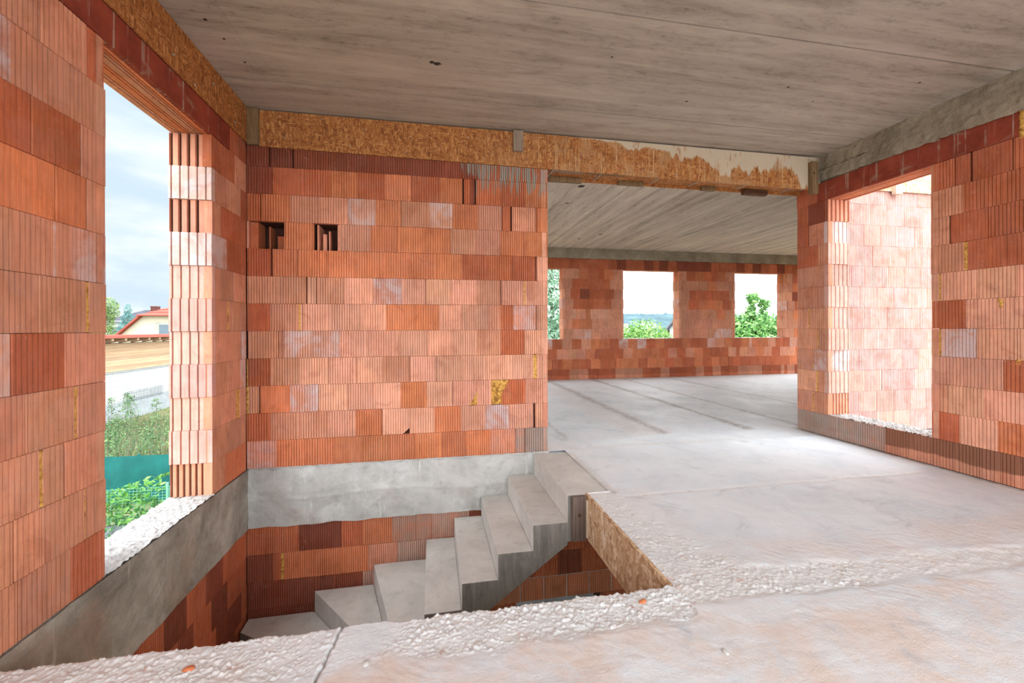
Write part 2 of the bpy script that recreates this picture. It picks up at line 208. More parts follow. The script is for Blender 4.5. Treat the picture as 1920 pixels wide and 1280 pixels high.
# ------------------------------------------------------------------ mesh builder
class MB:
    def __init__(s): s.v=[];s.f=[];s.mi=[];s.tone=[];s.aux=[]; s.t=(.5,.5,.5,0); s.a=(0,0,0,0); s.m=0
    def V(s,p,t=None,a=None):
        s.v.append(tuple(p)); s.tone.append(t or s.t); s.aux.append(a or s.a); return len(s.v)-1
    def F(s,*i): s.f.append(i); s.mi.append(s.m)
    def box(s,a,b,m=None):
        if m is not None: s.m=m
        (x0,y0,z0),(x1,y1,z1)=a,b
        i=[s.V(p) for p in ((x0,y0,z0),(x1,y0,z0),(x1,y1,z0),(x0,y1,z0),(x0,y0,z1),(x1,y0,z1),(x1,y1,z1),(x0,y1,z1))]
        for q in ((0,3,2,1),(4,5,6,7),(0,1,5,4),(1,2,6,5),(2,3,7,6),(3,0,4,7)): s.F(*[i[k] for k in q])
    def prism(s,pts,axis,a,b,m=None):
        """pts: 2D outline; axis 'z','y','x' = extrusion direction from a to b"""
        if m is not None: s.m=m
        P={'z':lambda p,h:(p[0],p[1],h),'y':lambda p,h:(p[0],h,p[1]),'x':lambda p,h:(h,p[0],p[1])}[axis]
        A=[s.V(P(p,a)) for p in pts]; B=[s.V(P(p,b)) for p in pts]; n=len(pts)
        s.F(*A[::-1]); s.F(*B)
        for k in range(n): s.F(A[k],A[(k+1)%n],B[(k+1)%n],B[k])
    def tube(s,p,q,r0,r1=None,n=8,m=None):
        if m is not None: s.m=m
        r1=r0 if r1 is None else r1; p=Vector(p);q=Vector(q); d=(q-p).normalized(); u=d.orthogonal().normalized(); w=d.cross(u)
        A=[];B=[]
        for k in range(n):
            o=u*math.cos(2*PI*k/n)+w*math.sin(2*PI*k/n); A.append(s.V(p+o*r0)); B.append(s.V(q+o*r1))
        for k in range(n): s.F(A[k],A[(k+1)%n],B[(k+1)%n],B[k])
        s.F(*A[::-1]); s.F(*B)
    def grid(s,nu,nv,fn,m=None,wrap=False):
        if m is not None: s.m=m
        I=[]
        for j in range(nv+1):
            row=[]
            for i in range(nu+1):
                r=fn(i/nu,j/nv)
                row.append(s.V(r[0],None,r[1]) if isinstance(r[0],(tuple,Vector)) else s.V(r))
            I.append(row)
        for j in range(nv):
            for i in range(nu): s.F(I[j][i],I[j][i+1],I[j+1][i+1],I[j+1][i])
        return I
    def build(s,name,mats,parent=None,smooth=False,bevel=0,recalc=True,loc=None):
        me=bpy.data.meshes.new(name)
        vv=s.v if loc is None else [(x-loc[0],y-loc[1],z-loc[2]) for x,y,z in s.v]
        me.from_pydata(vv,[],s.f)
        for k in mats: me.materials.append(M[k])
        me.polygons.foreach_set('material_index',s.mi)
        for nm,dat in (('tone',s.tone),('aux',s.aux)):
            at=me.attributes.new(nm,'FLOAT_COLOR','POINT'); at.data.foreach_set('color',[c for q in dat for c in (tuple(q)+(0,0,0,0))[:4]])
        if smooth: me.polygons.foreach_set('use_smooth',[True]*len(me.polygons))
        if recalc or bevel:
            bm=bmesh.new(); bm.from_mesh(me)
            if recalc: bmesh.ops.recalc_face_normals(bm,faces=bm.faces)
            if bevel: bmesh.ops.bevel(bm,geom=[e for e in bm.edges if len(e.link_faces)==2 and e.calc_face_angle(0)>.5],offset=bevel,segments=2,affect='EDGES',profile=.6)
            bm.to_mesh(me); bm.free()
        me.update()
        o=bpy.data.objects.new(name,me); COL.objects.link(o)
        if parent: o.parent=parent
        if loc is not None: o.location=loc
        return o
def tag(o,label=None,cat=None,group=None,kind=None):
    for k,v in (('label',label),('category',cat),('group',group),('kind',kind)):
        if v: o[k]=v
    return o
def empty(name,loc,label,cat,group=None,rz=0):
    o=bpy.data.objects.new(name,None); o.empty_display_size=.1; COL.objects.link(o); o.location=loc; o.rotation_euler=(0,0,rz); return tag(o,label,cat,group)
# ------------------------------------------------------------------ clay blocks
TONE={'p':((217,154,124),.05),'m':((206,139,108),.07),'o':((204,122,82),.04),'d':((186,102,68),.04),'r':((140,74,54),.03),'w':((208,146,120),.6),'g':((180,136,116),.12),'q':((200,150,136),.22),'t':((207,155,138),.12),'v':((204,164,152),.9)}  # q and t: strong light on outer wall and jambs paled into the tone
def tone_of(ch):
    c,e=TONE[ch.lower()]; k=random.uniform(.94,1.05); c=[min(255,v*k*random.uniform(.985,1.015)) for v in c]
    return S(c,e*random.uniform(.7,1.2))
def block(mb,O,U,N,u0,u1,z0,z1,tone,aux=(0,0,0,0),pitch=.0225,gw=.005,gd=.014,body=.06,cut=None,smooth=False,m=0):
    """one clay block: combed front face with vertical grooves, sides and caps; O origin, U along the wall, N outwards"""
    O=Vector(O);U=Vector(U);N=Vector(N); w=u1-u0
    off=random.uniform(-.0018,.0018); tl=random.uniform(-.002,.002)
    ins=.0012; a,b=u0+ins*.6,u1-ins*.6; zb,zt=z0+ins,z1-ins
    n=max(1,round((b-a)/pitch)); ph=random.uniform(.3,.7)
    if smooth: gd=.003
    prof=[(a,-body),(a,-.0025),(a+.0025,0)]
    for k in range(n):
        g=a+(k+ph)*(b-a)/n
        if g-gw<a+.004 or g+gw>b-.004: continue
        d=gd*random.uniform(.8,1.15)
        prof+=[(g-gw*.5,0),(g-gw*.42,-d),(g+gw*.42,-d),(g+gw*.5,0)]
    prof+=[(b-.0025,0),(b,-.0025),(b,-body)]
    mb.m=m; tt=tone
    lo=[];hi=[]
    for u,d in prof:
        dd=d+off+tl*((u-a)/w-.5) if d>-body else d
        l,h=zb,zt
        if cut: l,h=cut(u,zb,zt)
        p=O+U*u+N*dd
        lo.append(mb.V((p.x,p.y,l),tt,aux)); hi.append(mb.V((p.x,p.y,h),tt,aux))
    for k in range(len(prof)-1): mb.F(lo[k],lo[k+1],hi[k+1],hi[k])
    mb.F(*hi); mb.F(*lo[::-1]); mb.F(lo[-1],lo[0],hi[0],hi[-1])
def foamfill(mb,O,U,N,u0,u1,z0,z1,m,step=.012,bul=.004):
    O=Vector(O);U=Vector(U);N=Vector(N); nu=max(2,int((u1-u0)/step)); nz=max(3,int((z1-z0)/step))
    def fn(s,t):
        u=u0+(u1-u0)*s; z=z0+(z1-z0)*t; d=bul*math.sin(PI*min(max(s,.02),.98))-.004+.008*(mn.noise(Vector((u*60,z*60,1)))+.5*mn.noise(Vector((u*130,z*130,4))))
        p=O+U*u+N*d; return (p.x,p.y,z)
    mb.grid(nu,nz,fn,m)
def rnd_row(u0,u1,tones,L=.249,seed=0,off=None):
    r=random.Random(seed); x=u0-(off if off is not None else r.uniform(0,L)); out=[]
    while x<u1:
        l=L if r.random()>.16 else r.uniform(.08,.2)
        a,b=max(x,u0),min(x+l,u1)
        if b-a>.012: out.append((a,b,r.choice(tones)))
        x+=l
        if r.random()<.09: x+=.006
    return out
def rows(s): return [[(float(q.split(',')[0]),float(q.split(',')[1]),q.split(',')[2]) for q in row.split(';')] for row in s.split('|')]
def lay(mb,row,k,O,U,N,z0=None,h=C,foamb=None,aux=None,cuts=None,**kw):
    z=k*C if z0 is None else z0
    for (a,b,ch) in row:
        if ch in '_h': continue
        if ch=='y':
            if foamb is not None: foamfill(foamb,O,U,N,a-.002,b+.002,z+.003,z+h-.004,0)
            continue
        cut=None
        if cuts:
            for (kk,uc,fn) in cuts:
                if kk==k and a-.01<=uc<=b+.01: cut=fn
        block(mb,O,U,N,a,b,z,z+h,tone_of(ch),aux=aux(a,b,k) if callable(aux) else (aux or (0,0,0,0)),smooth=ch.isupper() ,cut=cut,**kw)
def reveal(mb,O,U,N,w,ks,teeth=5,tones='pmpmwp',fine=(),wide=(),gd=.020,h=C,m=0):
    """toothed end face of the blocks in a window jamb"""
    O=Vector(O);U=Vector(U);N=Vector(N)
    for i,k in enumerate(ks):
        nt=7 if k in fine else teeth; off=(.0,.012)[i%2]; t=tone_of(tones[i%len(tones)]); z0,z1=k*h+.001,(k+1)*h-.001
        prof=[(0,-.05),(0,off-.008)]; pt=w/nt; gap=.34 if k in wide else .12
        if k in fine: gap=.34
        for q in range(nt):
            s=q*pt
            prof+=[(s+pt*.55,off-.008),(s+pt*.58,off-.008-gd),(s+pt*(.58+gap),off-.008-gd),(s+pt*(.62+gap),off-.008)]
        prof+=[(w,off-.008),(w,-.05)]
        mb.m=m; lo=[];hi=[]
        for u,d in prof:
            p=O+U*u+N*d; lo.append(mb.V((p.x,p.y,z0),t)); hi.append(mb.V((p.x,p.y,z1),t))
        for q in range(len(prof)-1): mb.F(lo[q],lo[q+1],hi[q+1],hi[q])
        mb.F(*hi); mb.F(*lo[::-1])
def ribs(mb,c0,c1,axis,zs,n,w,d=.014,t='d'):
    """ribbed underside of a lintel running from c0 to c1"""
    (x0,y0),(x1,y1)=c0,c1
    for i in range(n):
        tt=tone_of('o' if i%2 else 'm'); mb.t=tt; mb.m=0
        for j in range(3):
            s0=(i+j/3+.04)/n; s1=(i+(j+1)/3-(.10 if j==2 else .05))/n
            z=zs+(.0 if j==1 else .004)
            if axis=='y': mb.box((x0+(x1-x0)*s0,y0,z),(x0+(x1-x0)*s1,y1,z+.05))
            else: mb.box((x0,y0+(y1-y0)*s0,z),(x1,y0+(y1-y0)*s1,z+.05))
    mb.t=(.5,.5,.5,0)
def crag(u,v,amp=.01,f=9,s=0.): return amp*(mn.noise(Vector((u*f,v*f,s)))+.55*mn.noise(Vector((u*f*2.7,v*f*2.7,s+3)))+.35*mn.noise(Vector((u*f*6,v*f*6,s+7))))
def pebble(x,y,cell=.021):
    d,p=mn.voronoi(Vector((x/cell,y/cell,0.)))
    r=.5+.22*mn.cell(Vector((p[0][0]*7.1,p[0][1]*5.3,2.)))
    q=d[0]/max(r,.25)
    return max(0.,1-q*q)
# ================================================================== SETTING
BR=['brick','core']
def struct(o,label,cat): return tag(o,label,cat,None,'structure')
xU,yU=(1,0,0),(0,1,0)
# ------------------------------------------------------------------ wall_left
mb=MB(); fm=MB(); O=(XL,0,0); N=(1,0,0)
rl=rows(LEFT); rf=rows(LEFTF)
for k in range(11):
    far0=rl[k][0][0]
    lay(mb,rnd_row(-1.2,far0,'mmmp' if k not in(7,8) else 'do',seed=40+k),k,O,yU,N,pitch=.0235,gw=.0055)
    lay(mb,rl[k],k,O,yU,N,foamb=fm,pitch=.0235,gw=.0055,gd=.010)
    lay(mb,rf[k],k,O,yU,N,foamb=fm,pitch=.0225)
lay(mb,[(3.85,4.0,'d'),(4.0,4.169,'d')],11,O,yU,N)
lay(mb,rnd_row(-1.2,1.9,'dr',seed=9),11,O,yU,N)
reveal(mb,(XL,3.562,0),(-1,0,0),(0,-1,0),TH,range(11),tones='mttttttvmvm',fine=(0,),wide=(8,10))
reveal(mb,(XL,2.497,0),(-1,0,0),(0,1,0),TH,range(11),tones='mmpmmpm')
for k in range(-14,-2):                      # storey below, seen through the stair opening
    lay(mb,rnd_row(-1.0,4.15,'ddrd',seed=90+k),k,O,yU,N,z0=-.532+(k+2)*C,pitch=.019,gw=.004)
mb.m=1
for a,b in (((XL-TH,-1.2,0),(XL-.04,2.47,2.74)),((XL-TH,3.59,0),(XL-.04,4.5,2.74)),((XL-TH,-1.2,2.80),(XL-.03,4.5,3.45)),((XL-TH,-1.2,-3.6),(XL-.04,4.5,-.53))): mb.box(a,b)
wl=struct(mb.build('wall_left',BR),'red clay block wall with a tall window opening above the stair opening','wall')
fm.build('foam_joint',['foam'],wl,True)
b=MB()
def leftbeam(s,t):
    y=-1.2+5.369*s; z=-.532+.532*t
    d=.012+crag(y,z,.006,4,1.)+crag(y,z,.003,22,5.)
    if t<.02: z+=.018*mn.noise(Vector((y*6,0,2)))
    if t>.98: z+=.005*mn.noise(Vector((y*9,0,5)))
    return (XL+d,y,z)
b.grid(240,26,leftbeam,0); b.box((XL-TH,-1.2,-.53),(XL-.005,4.5,-.006),0)
b.build('concrete_beam',['beamL'],wl,True)
b=MB()
def sillL(s,t):
    y=2.47+1.12*s; x=XL+.012-(TH+.02)*t
    z=.006+.009*pebble(x,y,.018)+.008*pebble(x+3,y,.04)-.012*t+crag(x,y,.007,20)
    return (x,y,z)
b.grid(130,40,sillL,0); o=b.build('window_sill',['crust'],wl,True); o['label']='crumbly white mortar bed'
b=MB()
b.box((XL-.06,1.9,2.742),(XL+.004,3.848,2.93),0); b.box((XL-TH,1.9,2.80),(XL-.06,3.848,2.93),0)
b.build('lintel_face',['lintel'],wl)
b=MB(); ribs(b,(XL-TH,2.47),(XL-.004,3.60),'y',2.74,4,0); b.build('lintel_underside',['brick'],wl)
# ------------------------------------------------------------------ wall_back (between stairwell and the big room)
mb=MB(); fm=MB(); O=(0,YB,0); N=(0,-1,0)
def cutA(u,l,h):   # chipped lower right corner beside the small foam patch
    return (l+max(0,(u-.355)/.075)*.135 if u>.355 else l),h
def cutB(u,l,h):   # broken edge left of the large foam patch
    return (l,h) if u<.572 else (l,h-.2)
def cutD(u,l,h):
    q=(u-.68); return (l,h) if q>.075 else (l,h-max(0,.075-q)*1.9)
def cutE(u,l,h): return (l+max(0,(u-(-.285))*.9) if u>-.285 and u<-.2 else l),h
def bauxf(a,b_,k):
    g=0.; d3=0.
    if k==0 and b_>.9: g=.6
    if k>=10 and b_>.35: d3=1. if b_>.5 else .5
    return (0,g,d3,0)
BR_=rows(BACK)
for k,row in enumerate(BR_):
    if k==2:
        fr=[r for r in row if r[2]!='y' or r[0]<0]; lay(mb,fr,k,O,xU,N,foamb=fm,aux=bauxf,cuts=[(2,.31,cutA),(2,.8,cutD)])
        foamfill(fm,O,xU,N,.545,.76,2*C+.004,3*C-.004,0,.008,-.012)
        foamfill(fm,O,xU,N,.35,.434,2*C+.003,2*C+.15,0,.008,-.014)
    else: lay(mb,row,k,O,xU,N,foamb=fm,aux=bauxf,cuts=[(1,-.34,cutE)])
reveal(mb,(XE-.005,YB,0),(0,1,0),(1,0,0),.3,range(12),tones='pmpm')
def laux(a,b_,k):
    return (0,.55 if b_>-.3 else 0,0,0)
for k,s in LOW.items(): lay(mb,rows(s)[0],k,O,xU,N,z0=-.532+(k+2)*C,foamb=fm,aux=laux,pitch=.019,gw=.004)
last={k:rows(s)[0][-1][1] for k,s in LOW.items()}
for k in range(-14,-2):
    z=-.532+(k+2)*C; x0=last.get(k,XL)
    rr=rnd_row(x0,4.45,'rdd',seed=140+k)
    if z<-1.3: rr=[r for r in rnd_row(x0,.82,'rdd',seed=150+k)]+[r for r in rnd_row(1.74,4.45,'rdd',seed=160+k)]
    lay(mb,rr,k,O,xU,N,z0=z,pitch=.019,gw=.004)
mb.m=1; y0,y1=YB+.04,YB+.30
for a,b in (((XL-TH,y0,0),(XE-.03,y1,1.994)),((XL-TH,y0,2.238),(XE-.03,y1,2.95)),((XL-.05,y0,1.99),(-1.64,y1,2.24)),((-1.345,y0,1.99),(-1.081,y1,2.24)),((-.852,y0,1.99),(XE-.03,y1,2.24)),((-1.7,y1-.06,1.99),(-.8,y1,2.24)),
    ((XL-TH,y0,-1.27),(4.5,y1,-.53)),((XL-TH,y0,-3.6),(.80,y1,-1.25)),((1.76,y0,-3.6),(4.5,y1,-1.25))): mb.box(a,b)
wb=struct(mb.build('wall_back',BR),'red clay block wall behind the concrete staircase, with two small square holes','wall')
fm.build('foam_joint',['foam'],wb,True)
b=MB()                                   # clay webs that show inside the two open cells
b.t=tone_of('m')
b.tube((-1.005,YB+.10,1.995),(-1.005,YB+.10,2.16),.020,.020,10,0); b.box((-1.06,YB+.045,1.995),(-1.045,YB+.24,2.236)); b.box((-.968,YB+.09,1.995),(-.956,YB+.16,2.19)); b.box((-.875,YB+.02,1.995),(-.860,YB+.24,2.236))
b.t=tone_of('d'); b.box((-1.50,YB+.12,1.995),(-1.488,YB+.24,2.22)); b.box((-1.625,YB+.03,1.995),(-1.56,YB+.2,2.236)); b.box((-1.44,YB+.16,1.995),(-1.36,YB+.24,2.14))
b.build('clay_web',['brick'],wb)
b=MB()
def backbeam(s,t):
    x=XL+2.66*s; z=-.532+.527*t
    d=.017+crag(x,z,.007,4,11.)+crag(x,z,.003,24,15.)
    if abs(x+1.46)<.008: d+=.005
    if abs(z+.27+.02*math.sin(x*4))<.012: d+=.006
    if t<.03: z+=.02*mn.noise(Vector((x*5,0,2)))
    return (x,YB-d,z)
b.grid(150,32,backbeam,0); b.box((XL-TH,YB-.001,-.53),(1.03,YB+.3,-.006),0); b.build('concrete_beam',['beam'],wb,True)
b=MB()
def mort(s,t):
    x=XL+.02+(XE-XL-.02)*s; z=-.018+.024*t
    return (x,YB-.008-.012*max(0,mn.noise(Vector((x*11,z*30,0)))+.35)-.006*math.sin(PI*t),z+.006*mn.noise(Vector((x*17,0,3))))
b.grid(260,4,mort,0); b.build('mortar_bed',['crust'],wb,True)
b=MB(); b.box((XL-TH,YB+.02,2.95),(4.8,4.447,3.26),0); b.build('ring_beam',['beamR'],wb)
b=MB(); lay(b,[(.62+.245*i,.857+.245*i,'O') for i in range(6)],0,(0,YB-.010,0),xU,N,z0=-1.502,h=.225,aux=(0,.12,0,0)); b.m=1; b.box((.60,YB-.004,-1.502),(2.08,YB+.06,-1.275)); b.build('lintel_blocks',['brick','mortar'],wb)
b=MB(); b.grid(16,6,lambda s,t:(.985+.17*s,YB-.035+.03*t,-.004+.018*math.sin(PI*min(1,t*1.3))+.006*mn.noise(Vector((s*9,t*5,0)))),0); b.build('mortar_lump',['crust'],wb,True)
b=MB(); b.box((-1.6,6.4,-3.3),(4.5,6.5,-.3),0); b.box((4.5,-1.5,-3.3),(4.7,1.2,-.27),0); b.box((4.5,5.,-3.3),(4.7,6.5,-.27),0); b.box((-1.6,-1.5,-3.3),(4.5,-1.3,-.27),0); struct(b.build('wall_below',['screed']),'dim grey wall of the room below, seen under the stairs, plus unseen walls added to darken it','wall')  # side and front walls are unseen, added to darken the storey below
# ------------------------------------------------------------------ wall_right
mb=MB(); fm=MB(); O=(XR,0,0); N=(-1,0,0)
def raux(a,b_,k):
    if k==0: return ((.95 if b_<3.5 else .3),(.0 if b_<3.5 else .55),0,0)
    return (0,.12 if (k<2 and a>4.1) else 0,0,0)
for k,row in enumerate(rows(RIGHT)):
    lo=min(r[0] for r in row)
    lay(mb,row,k,O,yU,N,foamb=fm,aux=raux,pitch=.0245,gw=.005,gd=.010 if k else .012)
    lay(mb,rnd_row(-1.5,lo,'pmpm' if k<7 else 'dd',seed=60+k),k,O,yU,N,aux=raux,pitch=.0245,gw=.005)
lay(mb,[(4.225,4.36,'d'),(4.36,4.52,'d')],11,O,yU,N); lay(mb,rnd_row(-1.5,2.44,'dr',seed=5),11,O,yU,N)
foamfill(fm,(XR,0,0),yU,N,2.455,2.485,2.72,2.97,0,.01,.008)
foamfill(fm,(XR,0,0),yU,N,2.575,2.62,5*C+.17,6*C-.004,0,.008,.006)
foamfill(fm,(XR,0,0),yU,N,2.475,2.51,4*C-.035,4*C+.01,0,.008,.006)
reveal(mb,(XR,4.095,0),(1,0,0),(0,-1,0),TH,range(1,11),tones='mtvtttttvm',fine=(1,),wide=(10,))
reveal(mb,(XR,3.069,0),(1,0,0),(0,1,0),TH,range(1,11),tones='pm')
mb.m=1; X0,X1=XR+.04,XR+TH
for a,b in (((X0,-1.5,-.02),(X1,3.04,2.74)),((X0,4.12,-.02),(X1,4.51,2.74)),((X0,3.0,-.02),(X1,4.2,.235)),((XR+.03,-1.5,2.80),(X1,4.51,3.45))): mb.box(a,b)
wr=struct(mb.build('wall_right',BR),'red clay block wall with a low-silled doorway-sized opening on the right of the floor','wall')
fm.build('foam_joint',['foam'],wr,True)
b=MB()
def rbeam(s,t):
    y=-1.5+5.72*s; z=2.925+.325*t+(.045*(y-2.4)/1.8 if t<.5 else 0)*(1-t)
    d=.020+crag(y,z,.012,9,21.)+.012*pebble(y,z,.03)
    if t<.03: z+=.016*mn.noise(Vector((y*14,0,2)))
    return (XR-d,y,z)
b.grid(360,20,rbeam,0); b.box((XR+.001,-1.5,2.93),(XR+TH,4.3,3.26),0); b.build('concrete_beam',['beamR'],wr,True)
b=MB(); b.box((XR-.004,2.487,2.742),(XR+.06,4.225,2.955),0); b.box((XR+.06,2.487,2.80),(X1,4.225,2.96),0); b.build('lintel_face',['lintel'],wr)
b=MB(); ribs(b,(XR+.004,3.04),(X1,4.13),'y',2.74,4,0); b.build('lintel_underside',['brick'],wr)
b=MB()
def sillR(s,t):
    y=3.05+1.07*s; x=XR+.004+(TH+.01)*t
    return (x,y,.247+.014*pebble(x,y,.026)+crag(x,y,.005,16))
b.grid(110,36,sillR,0); b.build('window_sill',['crust'],wr,True)
# ------------------------------------------------------------------ wall_exterior: outer face of the big room, lit by the open sky, its glare also paled into the tones
mb=MB(); O=(0,4.172,0); N=(0,-1,0)
for k in range(12): lay(mb,rnd_row(XR+TH,7.6,'qqqtq' if k not in(8,10) else 'qttq',seed=200+k),k,O,xU,N,pitch=.022)
mb.m=1; mb.box((XR+TH-.02,4.21,-.02),(11.0,4.50,3.3))
struct(mb.build('wall_exterior',BR),'sunlit pale clay block wall outside the right-hand opening','wall')
b=MB(); b.box((XR+TH,-3.2,-.22),(9.,4.2,-.012),0); struct(b.build('floor_terrace',['crust']),'white bright roof slab outside the right-hand opening','floor')
# ------------------------------------------------------------------ wall_far with three window openings
mb=MB(); O=(0,YF,0); N=(0,-1,0); W3=((1.59,3.14),(4.74,6.286),(7.93,9.48))
TN=['dmd','ddod','modm','dodmw','mmow','mmo','mmop','ddOd','dddr','mod','modd','drd']
for k in range(12):
    segs=[(-1.64,10.6)]
    if 4<=k<=10: segs=[(-1.64,1.59),(3.14,4.74),(6.286,7.93),(9.48,10.6)]
    for i,(a,b) in enumerate(segs):
        rr=rnd_row(a,b,TN[k],seed=300+k*7+i)
        if len(segs)>1: rr=[(u,v,('m' if (u-a<.1 or b-v<.1) else c)) for u,v,c in rr]
        lay(mb,rr,k,O,xU,N,aux=(.45,0,0,0) if k==0 else None,pitch=.031,gw=.005)
for a,b in W3:
    reveal(mb,(b,YF,0),(0,1,0),(-1,0,0),.29,range(4,11),tones='mpmwpmo',wide=(9,)); reveal(mb,(a,YF,0),(0,1,0),(1,0,0),.29,range(4,11),tones='mpm')
mb.m=1; Y0,Y1=YF+.04,YF+.29
mb.box((-1.9,Y0,-.02),(10.9,Y1,.985)); mb.box((-1.9,Y0,2.77),(10.9,Y1,3.5))
for a,b in ((-1.9,1.56),(3.17,4.71),(6.316,7.90),(9.51,10.9)): mb.box((a,Y0,.9),(b,Y1,2.8))
wf=struct(mb.build('wall_far',BR),'far clay block wall of the big room with three window openings','wall')
b=MB()
def fbeam(s,t):
    x=-1.64+12.2*s; z=2.992+.27*t
    return (x,YF-.006-crag(x,z,.010,6,31.),z+(.012*mn.noise(Vector((x*7,0,2))) if t<.05 else 0))
b.grid(300,10,fbeam,0); b.build('concrete_beam',['beamR'],wf,True)
b=MB()
for a,bb in W3: ribs(b,(a,YF+.004),(bb,YF+.29),'x',2.74,3,0)
b.build('lintel_underside',['brick'],wf)
b=MB()
for a,bb in W3: b.grid(50,10,lambda s,t:(a+(bb-a)*s,YF-.004+.3*t,.994+.012*pebble(a+(bb-a)*s,YF+.3*t,.03)),0)
b.build('window_sill',['crust'],wf,True)
# side walls of the big room (mostly hidden), with openings widened to let in more daylight
mb=MB(); mb.t=tone_of('m'); 
for (x0,x1) in ((XL-TH,XL),(10.6,10.9)):
    for a,b_ in ((4.47,4.8),(7.1,7.5),(9.8,10.2)): mb.box((x0,a,-.02),(x1,b_,3.3),0)
    mb.box((x0,4.47,-.02),(x1,10.2,.25),0); mb.box((x0,4.47,2.74),(x1,10.2,3.3),0)
struct(mb.build('wall_side',BR),'clay block side wall of the big room','wall')
# ------------------------------------------------------------------ ceilings: hollow-core slabs
def slabs(name,mat,bounds,a,b_,axis,label):
    s=MB(); c=.003
    for u,v in zip(bounds,bounds[1:]):
        dz=random.uniform(-.003,.003); u+=.0045; v-=.0045
        pr=[(u,ZC+.02+dz),(u+c,ZC+dz),(v-c*1.6,ZC+dz),(v,ZC+.02+dz),(v,ZC+.2),(u,ZC+.2)]
        if axis=='x': s.prism(pr,'x',a,b_,0)
        else: s.prism([(q[0],q[1]) for q in pr],'y',a,b_,0)
    if axis=='x':
        s.box((a,bounds[0],ZC+.12),(b_,bounds[-1],ZC+.21),0); s.box((-1.322,-.5,ZC-.0035),(-1.29,3.66,ZC+.01),0)
    else: s.box((bounds[0],a,ZC+.12),(bounds[-1],b_,ZC+.21),0)
    return struct(s.build(name,[mat]),label,'ceiling')
slabs('ceiling','ceil',[CEIL_Y0,.12,1.31,2.495,3.675,4.2],XL-.1,XR+.1,'x','grey-brown concrete slab ceiling above the stairwell, seams running across')
slabs('ceiling_far','ceil2',[-1.9,.32,1.52,2.72,3.94,5.19,6.4,7.6,8.8,10.9],4.42,10.2,'y','concrete slab ceiling of the big room, seams running away')
# ------------------------------------------------------------------ floor
def sm(v,a,b): t=min(1,max(0,(v-a)/(b-a))) if a!=b else float(v>a); return t*t*(3-2*t)
def nz(x,y,f,s=0): return mn.noise(Vector((x*f,y*f,s)))
SEAMS=(1.503,2.73,3.87,4.65,5.9)
def fmask(x,y):
    r=g=d=0.; w=.05*nz(x,y,3)+.03*nz(x,y,9,2)
    if y<4.6:
        if x<1.16+w:
            r=sm(y+w,1.60,1.70)
            p=math.exp(-((x+.30+w)/.17)**2); r*=1-.8*p
        else:
            yc=1.86-.05*(x-1.2); hw=.16-.028*(x-1.2)
            r=max(r,(1-sm(abs(y-yc)+w,hw*.55,hw))*(.9 if x<2.2 else .55+.3*sm(x,2.6,3.0)))
            tw=.26+.28*sm(3.0-y,0,1.1)
            if 1.8<y<3.06: r=max(r,(1-sm(x-1.16+w*1.5,tw*.55,tw))*.85)
        if 1.36<x<4.2: r=max(r,(1-sm(abs(y-2.945-w*.3),.01,.035))*(.55+.3*nz(x,0,4)))
        if abs(x-1.37)<.05 and 3.04<y<4.1: r=max(r,(1-sm(abs(x-1.37+w*.3),.015,.04))*.8); d=max(d,(1-sm(abs(x-1.365),.008,.03))*.8)
        if 1.3<x<4.45: q=(1-sm(abs(y-4.22-w*.6),.02,.06))*(.5+.5*nz(x,1,3)); r=max(r,q*.7); d=max(d,q*.35)
        g=.95*(1-sm(y+w*3,1.55,1.75))*(1-sm(x*.7-y*.9+w*4,.2,.9)*.9)
        if x>1.16: g=max(g,.55*(1-sm(abs(y-1.95)+w,.1,.4)),.4*(1-sm(x-1.2,.3,.7))*float(y<3.1))
        g=max(g,.12,.45*sm(x,4.0,4.45)*float(y<3.6))
        d=max(d,sm(x,4.40,4.47)*.7,sm(y,4.4,4.6)*.1)
    else:
        d=.10
        for i,s in enumerate(SEAMS):
            wd=(.05,.12,.10,.07,.06)[i]; amp=(.5,.75,.9,.75,.7)[i]
            d=max(d,(1-sm(abs(x-s+w*.5),.0,wd*(1.2+.8*nz(x,y,.8,i))))*amp)
        d=max(d,.55*sm(y,9.6,9.9)); g=.1+.3*(1-sm(abs(x-2.55+w),.1,.5))*float(y<8.5)
    return r,g,d
def fpt(x,y):
    r,g,d=fmask(x,y); z=.0025*nz(x,y,2.)+.0015*nz(x,y,9.,1.)
    if g>.5 and r<.3: z+=.0016*nz(x*1.5+y,y,22,3)
    if r>.03:
        z+=r*(.0062*pebble(x,y,.0125)+.007*pebble(x+5,y,.023)*sm(nz(x,y,9,9),-.1,.15)+.003*nz(x,y,14,6)-.010)
    if d>.2 and y<4.6: z-=.006*d
    if x<0 and 1.58<y<1.9:
        q=1-sm(abs(x+.385+.13*(1.87-y)+.010*nz(0,y,30)),.002,.0075); z-=.016*q; d=max(d,q)
    return ((x,y,z),(r,g,d,0))
f=MB()
def edge(x): return 1.885+.016*nz(x,0,5)+.010*nz(x,0,17)+.006*nz(x,0,40)
def patch(x0,x1,y0,y1,st,yf=None):
    nx=max(1,int((x1-x0)/st)); ny=max(1,int((y1-y0)/st))
    def fn(s,t):
        x=x0+(x1-x0)*s; ye=yf(x) if yf else y1
        return fpt(x,y0+(ye-y0)*t)
    return f.grid(nx,ny,fn,0)
patch(XL,1.158,.95,1.56,.013); I=patch(XL,1.158,1.56,1.885,.0055,edge)
row=I[-1]; low=[]
for i in row: x,y,z=f.v[i]; low.append(f.V((x,y-.01+.012*nz(x,1,12),-.24),None,(1,0,.3,0)))
for q in range(len(row)-1): f.F(row[q],row[q+1],low[q+1],low[q])
